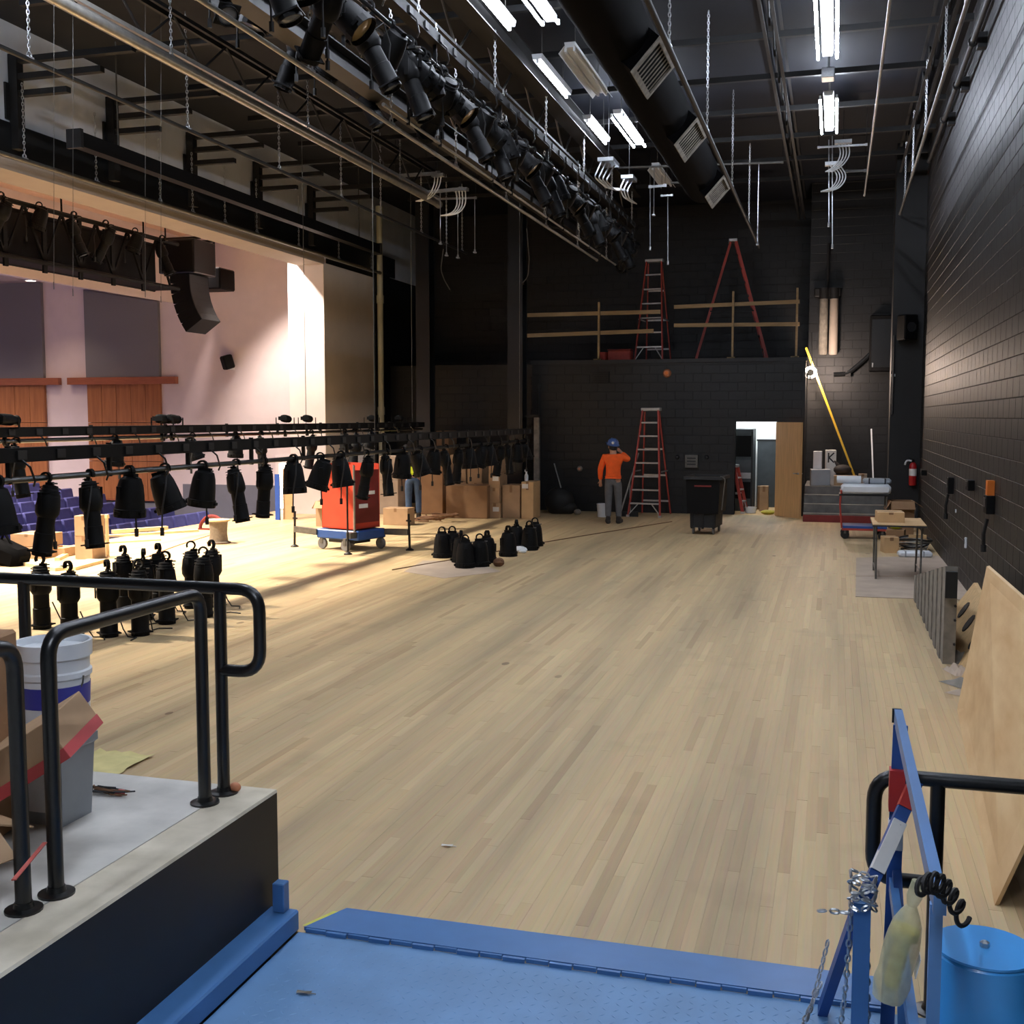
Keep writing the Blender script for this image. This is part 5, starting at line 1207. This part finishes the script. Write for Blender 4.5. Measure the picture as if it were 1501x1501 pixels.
o = thing('spray_bottle', 'clear spray bottle standing on the last box of the row', 'bottle', (-6.62, 24.3, .82)); m = MB(); m.lathe([(.04,0),(.045,.02),(.045,.12),(.018,.17),(.018,.2)], 12); m.build('bottle_body', 'clear_wrap', o, True); m = MB(); m.bb(-.04,.02,-.012,.012,.2,.25); m.build('trigger', 'white_plastic', o)
stack(612, 650, (1.28,), ('tall wide brown carton behind the second worker',), 'cardboard_dark', 24.4)
stack(555, 585, (.8,.55), ('lower pale brown box left of the second worker','upper pale brown box left of the second worker'), 'cardboard_flat', 24.2)
stack(640, 659, (1.9,), ('very tall brown carton standing at the wing wall',), 'cardboard_dark', 26.6)
cb('open brown box with a bent flap in front of the second worker', 560, 599, 745, 770, mm='cardboard', dep=.4, op=False)
cb('pale open box on the stage left of the red lift', 462, 490, 735, 772, mm='cardboard', dep=.5, op=True)
o = thing('cable_heap', 'heap of reddish cable on the floor by the tall carton', 'cable', fl(638,765)); random.seed(4)
for k in range(5):
    m = MB(); m.tube([(.32*math.cos(a*PI/8+k)+.1*k-.2, .2*math.sin(a*PI/8+k), .03+.03*k+random.uniform(0,.03)) for a in range(14)], .018, 6); m.build('cable_turn', 'brown_rope', o)
# painter rags
o = thing('cloth_scrap', 'white cloth scrap between the squat spotlights', 'cloth', fl(762,810)); m = MB(); m.sphere((0,0,.05), .12, 10, 6, (1.1,.8,.5)); m.build('cloth_fold', 'white_plastic', o, True); m = MB(); m.sphere((.06,-.05,.03), .07, 8, 5, (1,1,.5)); m.build('cloth_corner', 'white_plastic', o, True)
o = thing('rope_ball', 'brown rope ball on the floor right of the squat spotlights', 'rope', fl(731,830)); m = MB(); m.sphere((0,0,.06), .08, 12, 8, (1,1,.85)); m.build('ball', 'brown_rope', o, True)
for k in range(3):
    m = MB(); m.tube([(.08*math.cos(a*PI/8), .08*math.sin(a*PI/8)*math.cos(k*1.1), .06+.068*math.sin(a*PI/8)*math.sin(k*1.1)) for a in range(16)], .008, 5, closed=True); m.build('strand', 'brown_rope', o, True)
for i, pts in enumerate(([(575,836),(620,828),(700,815),(770,800),(860,785),(985,765)], [(330,778),(260,800),(180,830)])):
    p0 = fl(*pts[0]); m = MB(); m.tube(fillet([fl(*p) + Vector((0,0,.008)) - p0 for p in pts], .4), .008, 5); o = m.build('floor_cable', 'brown_rope' if i == 0 else 'ball_tan', None, True, p0); tag(o, ['thin brown cable lying across the floor towards the step ladder','thin tan cable lying on the bright floor beside the spool'][i], 'cable')

# ================================================================== RED PERSONNEL LIFT
p = fl(508, 806); o = thing('personnel_lift', 'red basket personnel lift on a blue wheeled base with outriggers', 'lift', (p.x, p.y+.2, 0), R_(-18))
m = MB(); m.cbox((0,0,.27), (.95,.72,.16), .02); m.build('base_body', 'blue_dark', o)
m = MB(); m.cbox((.05,-.1,.17), (.6,.4,.08), .01); m.build('base_skid', 'ink', o)
for x, y in ((-.38,-.3),(.22,-.38),(.42,.28),(-.3,.34)):
    m = MB(); m.lathe([(.03,-.03),(.09,-.028),(.1,0),(.09,.028),(.03,.03)], 16, tr(x,y,.1) @ rot('X', PI/2)); m.build('wheel', 'wheel_grey', o, True); m = MB(); m.bb(x-.03,x+.03,y-.04,y+.04,.1,.22); m.build('caster_fork', 'dull_steel', o)
m = MB()
bz, bt_ = .37, 1.46; bx, by = .36, .33
m.bb(-bx,bx,-by,-by+.02,bz,bt_); m.bb(-bx,bx,by-.02,by,bz,bt_); m.bb(-bx,-bx+.02,-by,by,bz,bt_); m.bb(bx-.02,bx,-by,by,bz,bz+.1); m.bb(-bx,bx,-by,by,bz,bz+.02); m.build('basket', 'red_basket', o)
m = MB(); m.bb(bx-.02,bx,-by+.02,by-.02,bz+.1,bt_-.1); m.build('entry_gate', 'red_dark', o)
for (a, b) in (((-.16,.16,1.12,1.17)),) if False else (((-.16,.2),(.94,1.0)),((-.2,.02),(.72,.79))):
    m = MB(); m.bb(bx,bx+.006,a[0],a[1],b[0],b[1], rot('X', .0)); m.build('white_marking', 'white_label', o)
m = MB(); m.prism([(-.16,.98),(-.05,1.1),(-.02,1.06),(-.1,.98)], bx, bx+.006, 'x'); m.build('white_marking', 'white_label', o)
m = MB(); m.tube([(bx+.03,-by-.02,.3),(bx+.03,-by-.02,1.45)], .02, 8); m.build('mast_tube', 'silver_steel', o)
m = MB(); m.bb(-.12,.12,by,by+.16,.3,1.62); m.build('mast', 'silver_steel', o)
for sx, sy in ((-1,-.35),(1,.35)):
    m = MB(); m.bar((sx*.45,sy,.29),(sx*.98,sy,.31), .08,.1); arm = m.build('outrigger_arm', 'dull_steel', o)
    m = MB(); m.tube([(sx*1.0,sy,.02),(sx*.98,sy,.62)], .02, 8); m.build('jack_screw', 'brown_steel', arm); m = MB(); m.lathe([(.07,0),(.07,.015),(.03,.04)], 12, tr(sx*1.0,sy,0)); m.build('jack_foot', 'brown_steel', arm); m = MB(); m.tube([(sx*.98-.05,sy,.5),(sx*.98+.05,sy,.5)], .014, 6); m.build('jack_handle', 'brown_steel', arm)
m = MB(); m.bar((.4,-.34,.29),(.5,-.62,.3), .08,.1); arm = m.build('outrigger_arm', 'dull_steel', o); m = MB(); m.tube([(.52,-.66,.02),(.5,-.64,1.2)], .016, 8); m.build('jack_screw', 'brown_steel', arm); m = MB(); m.lathe([(.07,0),(.07,.015),(.03,.04)], 12, tr(.52,-.66,0)); m.build('jack_foot', 'brown_steel', arm)

# ================================================================== APRON ITEMS
o = thing('cable_spool', 'grey cable spool with a pale flange standing on the bright apron', 'spool', (-10.55, 17.8, 0)); m = MB(); m.lathe([(.2,0),(.2,.02),(.165,.04),(.15,.2),(.165,.38),(.2,.40)], 20); m.build('wound_drum', 'spool_grey', o, True); m = MB(); m.lathe([(.21,.4),(.21,.425),(.03,.425)], 20); m.build('top_flange', 'lumber_pale', o, True); m = MB(); m.lathe([(.21,0),(.21,.02)], 20); m.build('bottom_flange', 'brown_rope', o)
o = thing('red_hoop', 'red ring lying upright at the apron edge behind the spool', 'hoop', (-11.9, 19.8, 0)); m = MB(); m.tube([(.28*math.cos(a*PI/10), .05, .0+.28*math.sin(a*PI/10)) for a in range(11)], .035, 8); m.build('ring', 'red_dark', o, True); m = MB(); m.bb(-.3,.3,.0,.1,0,.03); m.build('base', 'red_dark', o)
def ap_box(label, px0, px1, py0, py1, mm='cardboard', dep=.4, z=0.0):
    return cb(label, px0, px1, py0, py1, mm=mm, dep=dep, z=z)
ap_box('lower wide brown box on the apron at the left edge', 18, 66, 803, 819, dep=.5)
p = fl(40, 819); carton('upper wide brown box on the apron at the left edge', (p.x-.05, p.y+.3, .185), (.6,.5,.2), 0, 'cardboard')
ap_box('small brown box on the apron between the wide box and the tall stack', 68, 97, 803, 816, dep=.35)
ap_box('lower half of the tall brown box pair on the bright apron', 108, 138, 786, 820, dep=.34)
p = fl(123, 820); d_ = depth(p); carton('upper half of the tall brown box pair on the bright apron', (p.x, p.y+.17, 34*d_/F), (30*d_/F, .34, 30*d_/F), R_(3), 'cardboard')
p = fl(134, 820); o = thing('wood_stick', 'thin yellow stick standing behind the tall brown boxes', 'stick', (p.x, p.y+.42, 0)); m = MB(); m.bb(-.02,.02,-.02,.02,0,.66); m.build('stick', 'lumber_pale', o); m = MB(); m.bb(-.03,.03,-.03,.03,.62,.68); m.build('tip', 'lumber_pale', o)
for i, (a, b, w_, h_) in enumerate((((146,788),(290,779),.14,.04),((150,797),(235,792),.12,.03),((48,828),(95,836),.3,.05),((97,836),(142,824),.3,.05),((84,822),(104,812),.08,.05),((165,786),(245,780),.1,.07))):
    pa, pb = fl(*a), fl(*b); c = (pa+pb)/2; o = thing('lumber_board', ['long pale board lying on the apron edge','short pale board lying in front of the long one','pale board end lying behind the landing rail, left one','pale board lying behind the landing rail, right one','small wood block on the apron by the tall boxes','thin pale batten resting on the long apron board'][i], 'board', (c.x, c.y, 0)); z = .05 if i == 5 else .001
    m = MB(); m.bar(pa-c+Vector((0,0,h_/2+z)), pb-c+Vector((0,0,h_/2+z)), w_, h_); m.build('board', 'lumber_pale', o)
o = thing('tool_bag', 'black tool bag lying at the left edge on the bright floor', 'bag', fl(8,828)); m = MB(); m.cbox((0,0,.18), (.6,.4,.34), .08, rot('Y', .35)); m.build('bag_body', 'scrap_black', o, True); m = MB(); m.tube(fillet([(-.1,0,.3),(0,0,.5),(.15,0,.28)], .06), .02, 6); m.build('strap', 'scrap_black', o, True)
# boards standing in the house exit
for i, (x0, x1, mm, lab) in enumerate(((404,411,'foam_blue','narrow blue board standing upright by the proscenium jamb'),(412,428,'tan_board','tan board standing upright by the proscenium jamb'))):
    a = fl((x0+x1)/2, 762); d_ = depth(a); o = thing('upright_board', lab, 'board', (a.x, a.y+.1*i, 0)); m = MB(); w_ = (x1-x0)*d_/F; m.bb(-w_/2,w_/2,-.02,.02,0,1.12 if i else 1.0); m.build('board', mm, o); m = MB(); m.bb(-w_/2,w_/2,-.025,.025,0,.04); m.build('foot_strip', mm, o)
o = struct(thing('door_2', '', 'door', (-13.05, HY-.06, -.9))); del o['category']; o['label'] = 'lit glazed exit door in the auditorium side wall'
m = MB(); m.bb(-.22,.22,-.02,.05,0,2.2); m.build('door_leaf', 'white_jamb', o); m = MB(); m.bb(-.1,.1,-.03,-.02,.9,2.0); m.build('door_glass', 'house_glow', o)

# ================================================================== AUDITORIUM
for i, (x0, x1, zt0, zt1, zb) in enumerate(((-23.2,-19.92,5.78,5.72,3.24),(-18.62,-16.46,5.50,5.14,3.21))):
    o = thing('acoustic_panel', ['grey fabric acoustic panel at the left edge of the auditorium wall','grey fabric acoustic panel left of the line array'][i], 'panel', ((x0+x1)/2, HY-.06, zb)); c = (x0+x1)/2
    m = MB(); m.prism([(x0-c,0),(x1-c,0),(x1-c,zt1-zb),(x0-c,zt0-zb)], -.05, .055, 'y'); m.build('fabric_face', 'grey_panel', o); m = MB(); m.bb(x0-c,x1-c,-.052,.055,-.03,0); m.build('bottom_edge', 'grey_base', o)
    o = thing('wood_wainscot', ['varnished wood wainscot at the left edge of the auditorium wall','varnished wood wainscot below the right acoustic panel'][i], 'panel', (c, HY-.06, 0.1))
    n_ = 5 if i else 7; w_ = (x1-x0)/n_
    for k in range(n_):
        for j in range(3):
            m = MB(); m.bb(x0-c+k*w_+.006,x0-c+(k+1)*w_-.006,-.03,.05,.02+j*.99+.006,.02+(j+1)*.99-.006); m.build('wood_panel', 'wood_panel', o)
    m = MB(); m.bb(x0-c-(.1 if i else 0)-.45,x1-c+.48,-.09,.05,2.98,3.16); m.build('top_trim', 'wood_trim', o); m = MB(); m.bb(x0-c,x1-c,-.05,.05,0,.02); m.build('base_trim', 'wood_trim', o)
# line array
o = thing('line_array', 'black line array loudspeaker curving down beside the auditorium truss', 'speaker', (-14.0, 22.55, 6.15))
m = MB(); m.cbox((0,0,-.38), (.9,.9,.74), .02); m.build('subwoofer', 'black_rail', o); m = MB(); m.bb(-.4,.4,-.46,-.45,-.7,-.06); m.build('grille', 'black_fixture', o)
ang = 0; pos = Vector((.06,0,-.76))
for k in range(6):
    G = Matrix.Translation(pos) @ rot('Y', -ang); e = MB(); e.prism([(-.26,-.2),(.22,-.185),(.22,0),(-.26,0)], -.4, .4, 'y', G); c_ = e.build('array_cabinet', 'black_fixture', o)
    e = MB(); e.bb(.22,.225,-.38,.38,-.18,-.01,G); e.build('grille', 'charcoal', c_); pos = G @ Vector((0,0,-.2)); ang += R_(6.5)
m = MB(); m.bb(-.5,.5,-.3,-.24,0,.05); m.bb(-.5,.5,.24,.3,0,.05); m.build('fly_frame', 'black_steel', o)
for x, y in ((-.35,-.3),(.35,.3)):
    m = MB(); m.tube([(x,y,0),(x,y,.6)], .02, 6); m.build('hanger', 'black_steel', o)
o = thing('side_speaker', 'black loudspeaker box hanging behind the line array', 'speaker', (-14.3, 24.2, 5.5)); m = MB(); m.cbox((0,0,0), (.7,.7,.5), .03); m.build('cabinet', 'black_fixture', o); m = MB(); m.tube([(0,0,.25),(0,0,1.25)], .03, 8); m.build('stem', 'black_steel', o)
# lighting truss / catwalk in the house
o = thing('house_truss', 'black lighting catwalk hanging in the auditorium at upper left', 'truss', (-14.0, 16.9, 5.0)); h = 4.8
for x in (-.3,.3):
    for z in (.0,.95):
        m = MB(); m.tube([(x,-h,z),(x,h,z)], .045, 8); m.build('chord', 'black_fixture', o, True)
m = MB(); m.bb(-.3,-.26,-h,h,.06,.9); m.build('mesh_panel', 'black_fixture', o); m = MB(); m.bb(-.3,.3,-h,h,-.02,.02); m.build('walk_board', 'black_fixture', o)
for k in range(9):
    y = -h + .3 + k; m = MB(); m.bar((.3,y,0),(.3,y+.5,.95), .04,.04); m.build('lattice', 'black_fixture', o); m = MB(); m.bar((.3,y+.5,.95),(.3,y+1.0,0), .04,.04); m.build('lattice', 'black_fixture', o); m = MB(); m.bb(.28,.32,y-.05,y+.05,-.18,1.0); m.build('upright', 'black_fixture', o)
for k in range(4):
    m = MB(); m.tube([(0,-h+1+k*2.6,1.0),(0,-h+1+k*2.6,1.75)], .02, 6); m.build('hanger', 'black_fixture', o)
for i in range(9):
    key, a = VAR[(0,3,2)[i % 3]]
    put(key, a, 'black spotlight hung on the auditorium catwalk, %s from the left' % ORD[i], (-13.62, 13.4 + i*.95, 5.98), 0, 'spotlights on the auditorium catwalk')
o = thing('wall_speaker', 'small black loudspeaker on the white auditorium wall', 'speaker', aY(336,530,HY-.2)); m = MB(); m.cbox((0,-.05,0), (.22,.26,.34), .03, rot('Z', -.6) @ rot('X', .3)); m.build('cabinet', 'black_fixture', o); m = MB(); m.bb(-.03,.03,.0,.2,-.2,-.08); m.build('wall_mount', 'white_plastic', o)
# auditorium lamps
def downlight(label, X, Y_, z, power, tgt=None, ang=110, blend=.6, col=(1,.74,.5), size=.12, group=None):
    o = thing('downlight', label, 'lamp', (X, Y_, z), 0, group)
    m = MB(); m.lathe([(.16,0),(.16,-.02),(.12,-.02),(.11,.1)], 18, caps=False); m.build('trim_ring', 'white_plastic', o, True); m = MB(); m.lathe([(.11,.0),(.001,.001)], 18, caps=False); m.build('lens', 'house_glow', o, True)
    l = bpy.data.lights.new('downlight', 'SPOT'); l.energy = power*HOUSE_POWER; l.spot_size = R_(ang); l.spot_blend = blend; l.color = col; l.shadow_soft_size = size
    lo = bpy.data.objects.new('light', l); COL.objects.link(lo); lo.parent = o; lo.location = (0,0,-.06)
    if tgt: lo.rotation_euler = (Vector(tgt) - Vector((X,Y_,z))).to_track_quat('-Z', 'Y').to_euler()
    return o
zc = lambda X: 5.06 + (-15.85-X)*.1688
p = aX(127,405,-17.6)
downlight('small bright recessed lamp in the sloping auditorium ceiling', -19.0, 23.6, zc(-19.0)-.01, 40, None)
downlight('recessed lamp washing the white wall below the side loudspeaker', -14.4, 23.7, 6.74, 420, (-14.2,25.2,1.6), 46, .9, col=(1,.82,.78))
for i, (X, Y_) in enumerate(((-17.5,12),(-17.5,18),(-21,12),(-21,19),(-25,15),(-25,21))):
    downlight('recessed lamp of the auditorium ceiling, %s row from the stage, %s side' % (ORD[i//2], 'near' if i % 2 == 0 else 'far'), X, Y_, zc(X)-.02, 800, None, 140, col=(1,.82,.76), group='auditorium ceiling lamps')
# warm stage wash from the near ceiling of the auditorium
for i, (X, Y_, T_, pw) in enumerate(((-12.9,10.5,(-9.6,11.5,0),3000),(-12.9,14.5,(-9.9,15.5,0),3000),(-12.9,18.5,(-10.4,19.0,0),3000))):
    downlight('warm ceiling lamp just beyond the proscenium lighting the apron, %s from the camera' % ORD[i], X, Y_, 6.72, pw, T_, 78, .75, (1,.9,.76), .2, 'apron lamps')
downlight('warm ceiling lamp at the proscenium jamb', -12.6, 22.2, 6.72, 900, (-11.8,24,2.5), 80, .6, (1,.86,.76), .15)
# auditorium seats
o = thing('auditorium_seat', '', 'seat'); 
m = MB(); m.cbox((-.12,0,.62), (.10,.5,.56), .03, rot('Y', R_(-10))); m.build('backrest', 'seat_blue', o, True); m = MB(); m.cbox((.12,0,.42), (.44,.48,.1), .03); m.build('cushion', 'seat_blue', o, True)
m = MB(); m.bb(-.05,.2,-.26,-.23,.0,.6); m.build('side_frame', 'charcoal', o)
remember(o); proto = o; first = True; random.seed(1)
for r_ in range(9):
    X = -14.6 - r_*.98; zf = -1.0 + max(0, (-14-X))*.125
    for k in range(22):
        Y_ = 13.2 + k*.53
        if Y_ > HY-.5 or Y_ < 13: continue
        if inframe((X, Y_, zf+.7), 30) is None: continue
        c = proto if first else copy_tree(proto); first = False
        c.location = (X, Y_, zf + .0); tag(c, 'blue auditorium seat in the %s row from the stage, %s from the side wall' % (ORD[r_], ORD[int((HY-.5-Y_)/.53)]), 'seat', 'auditorium seats')

# ================================================================== PEOPLE
def skinned(name, nodes, mm, parent, sub=2):
    """nodes: (point, radius, parent index)"""
    me = bpy.data.meshes.new(name); me.from_pydata([n[0] for n in nodes], [(i, n[2]) for i, n in enumerate(nodes) if n[2] is not None], [])
    ob = bpy.data.objects.new(name, me); COL.objects.link(ob); ob.parent = parent; me.materials.append(MAT[mm])
    md = ob.modifiers.new('skin', 'SKIN'); md.use_smooth_shade = True
    for i, n in enumerate(nodes):
        r = n[1] if isinstance(n[1], tuple) else (n[1], n[1]); sv = me.skin_vertices[0].data[i]; sv.radius = r; sv.use_root = (n[2] is None)
    ss = ob.modifiers.new('sub', 'SUBSURF'); ss.levels = sub; ss.render_levels = sub
    return ob
def hand_nodes(base, idx, wrist, d, side):
    """palm and five fingers growing from the wrist along d; returns nodes"""
    d = Vector(d).normalized(); s = Vector(side).normalized(); n = []
    w_ = Vector(wrist); palm = w_ + d*.05; n.append((tuple(palm), (.034,.018), idx)); pi_ = base
    k = base + 1
    for j, (o_, l_) in enumerate(((-.027,.07),(-.009,.08),(.009,.076),(.027,.06))):
        a = palm + d*.04 + s*o_; b = a + d*l_*.5; c = b + d*l_*.35 + s.cross(d)*.02
        n += [(tuple(a), .010, pi_), (tuple(b), .009, k), (tuple(c), .007, k+1)]; k += 3
    a = w_ + d*.03 - s*.04; b = a + d*.04 - s*.012
    n += [(tuple(a), .011, pi_), (tuple(b), .008, k)]
    return n
def person(label, loc, rz, pose, top, bottom, hat=None, vest=None):
    o = thing('person', label, 'person', loc, rz); J = pose
    # one continuous body
    N = [(J['pelvis'], (.14,.10), None), (J['waist'], (.13,.09), 0), (J['chest'], (.155,.105), 1), (J['neck'], (.06,.06), 2), (J['headb'], (.078,.085), 3), (J['head'], (.088,.098), 4), (J['crown'], (.055,.065), 5)]
    for s in ('L','R'):
        i = len(N); N += [(J['sh'+s], .062, 2), (J['el'+s], .046, i), (J['wr'+s], .03, i+1)]
        d = Vector(J['wr'+s]) - Vector(J['el'+s]); N += hand_nodes(len(N), i+2, J['wr'+s], d, (1,0,0) if abs(d.normalized().x) < .8 else (0,1,0))
        i = len(N); N += [(J['hip'+s], .092, 0), (J['kn'+s], .062, i), (J['an'+s], .042, i+1), (J['toe'+s], (.042,.03), i+2)]
    skinned('body', N, 'skin', o)
    g = 1.16
    T_ = [(J['waist'], (.165,.125), None), (J['chest'], (.185,.135), 0), (tuple(Vector(J['chest']).lerp(Vector(J['neck']), .6)), (.11,.095), 1), (tuple(Vector(J['pelvis']).lerp(Vector(J['waist']), .35)), (.168,.128), 0)]
    for s in ('L','R'):
        i = len(T_); T_ += [(J['sh'+s], .085, 1), (J['el'+s], .066, i), (tuple(Vector(J['wr'+s])*.92 + Vector(J['el'+s])*.08), .048, i+1)]
    skinned('jacket', T_, top, o)
    L__ = [(J['pelvis'], (.16,.12), None), (tuple(Vector(J['pelvis']) + Vector((0,0,.08))), (.155,.12), 0)]
    for s in ('L','R'):
        i = len(L__); L__ += [(J['hip'+s], .108, 0), (J['kn'+s], .08, i), (tuple(Vector(J['an'+s]) + Vector((0,0,.02))), .066, i+1)]
    skinned('trousers', L__, bottom, o)
    for s in ('L','R'):
        a = Vector(J['an'+s]); t_ = Vector(J['toe'+s]); d = (t_-a); d.z = 0; d.normalize(); an = math.atan2(d.y, d.x)
        m = MB(); G = tr(a.x, a.y, 0) @ rot('Z', an); m.cbox((.06,0,.045), (.29,.10,.09), .025, G); m.cbox((-.01,0,.11), (.12,.1,.12), .03, G); m.build('boot', 'boot', o, True)
    hd_ = Vector(J['head']); f = Vector(J['face']).normalized(); rt = f.cross(Vector((0,0,1))).normalized(); u = rt.cross(f)
    def at(a, b, c): return tuple(hd_ + rt*a + f*b + u*c)
    m = MB(); m.sphere(at(0,.098,-.015), .018, 8, 6, (1,1,1.3)); m.build('nose', 'skin', o, True)
    for s in (-1,1):
        m = MB(); m.sphere(at(s*.035,.085,.012), .012, 8, 6); m.build('eye', 'ink', o, True); m = MB(); m.sphere(at(s*.09,.0,-.01), .028, 8, 6, (.5,.8,1.2)); m.build('ear', 'skin', o, True)
    m = MB(); m.sphere(at(0,.088,-.055), .022, 8, 6, (1.2,.5,.35)); m.build('mouth', 'red_tape', o, True)
    m = MB(); m.sphere(at(0,-.025,.0), .098, 14, 10, (.95,1,1.05)); m.build('hair', 'dark_cloth', o, True)
    if hat:
        G = Matrix.Translation(at(0,0,.045)) @ Matrix((rt.to_4d(), f.to_4d(), u.to_4d(), (0,0,0,1))).transposed().to_3x3().to_4x4()
        m = MB(); m.lathe([(.135,-.012),(.14,0),(.122,.01),(.118,.05),(.095,.095),(.05,.12),(.001,.125)], 20, G, False); m.lathe([(.001,-.01),(.135,-.012)], 20, G, False); m.cbox((0,.13,-.006), (.16,.09,.014), .004, G); hh = m.build('hard_hat', hat, o, True)
        m = MB(); m.bb(-.012,.012,-.11,.11,.0,.132, G @ Matrix.Scale(.9, 4)); m.build('hat_ridge', hat, hh)
        m = MB(); m.sphere(tuple(G @ Vector((-.06,-.09,.06))), .03, 8, 6); m.build('sticker', 'white_label', hh, True)
    return o
stand = dict(pelvis=(0,0,.95), waist=(0,0,1.1), chest=(0,-.02,1.32), neck=(0,-.02,1.48), headb=(-.01,-.01,1.56), head=(-.015,.0,1.63), crown=(-.015,-.01,1.70),
    shL=(-.19,-.02,1.40), elL=(-.27,-.03,1.14), wrL=(-.28,.08,.9), shR=(.19,-.02,1.41), elR=(.31,.12,1.35), wrR=(.14,.26,1.50),
    hipL=(-.09,0,.88), knL=(-.10,.03,.5), anL=(-.10,-.02,.09), toeL=(-.13,.14,.04), hipR=(.09,0,.88), knR=(.11,.06,.5), anR=(.12,.05,.09), toeR=(.14,.2,.04), face=(-.55,.75,.25))
p = fl(897, 768)
person('worker in an orange sweatshirt, grey trousers and blue hard hat looking up', (p.x, p.y+.1, 0), R_(4), stand, 'orange_cloth', 'grey_trousers', 'hat_blue')
bent = dict(stand); bent.update(pelvis=(0,0,.93), waist=(-.02,.06,1.08), chest=(-.08,.16,1.26), neck=(-.12,.22,1.42), headb=(-.14,.26,1.48), head=(-.16,.29,1.54), crown=(-.16,.28,1.61),
    shL=(-.26,.16,1.33), elL=(-.36,.34,1.2), wrL=(-.32,.52,1.24), shR=(.10,.16,1.34), elR=(.14,.36,1.2), wrR=(-.02,.54,1.24), face=(-.5,.8,-.2))
p = fl(601, 763)
person('worker in a yellow high visibility vest and jeans behind the lowered spotlights', (p.x, p.y+.2, 0), R_(20), bent, 'hivis_yellow', 'denim')
# drop the unused prototype markers
for ob in bpy.data.objects:
    if 'proto' in ob: del ob['proto']
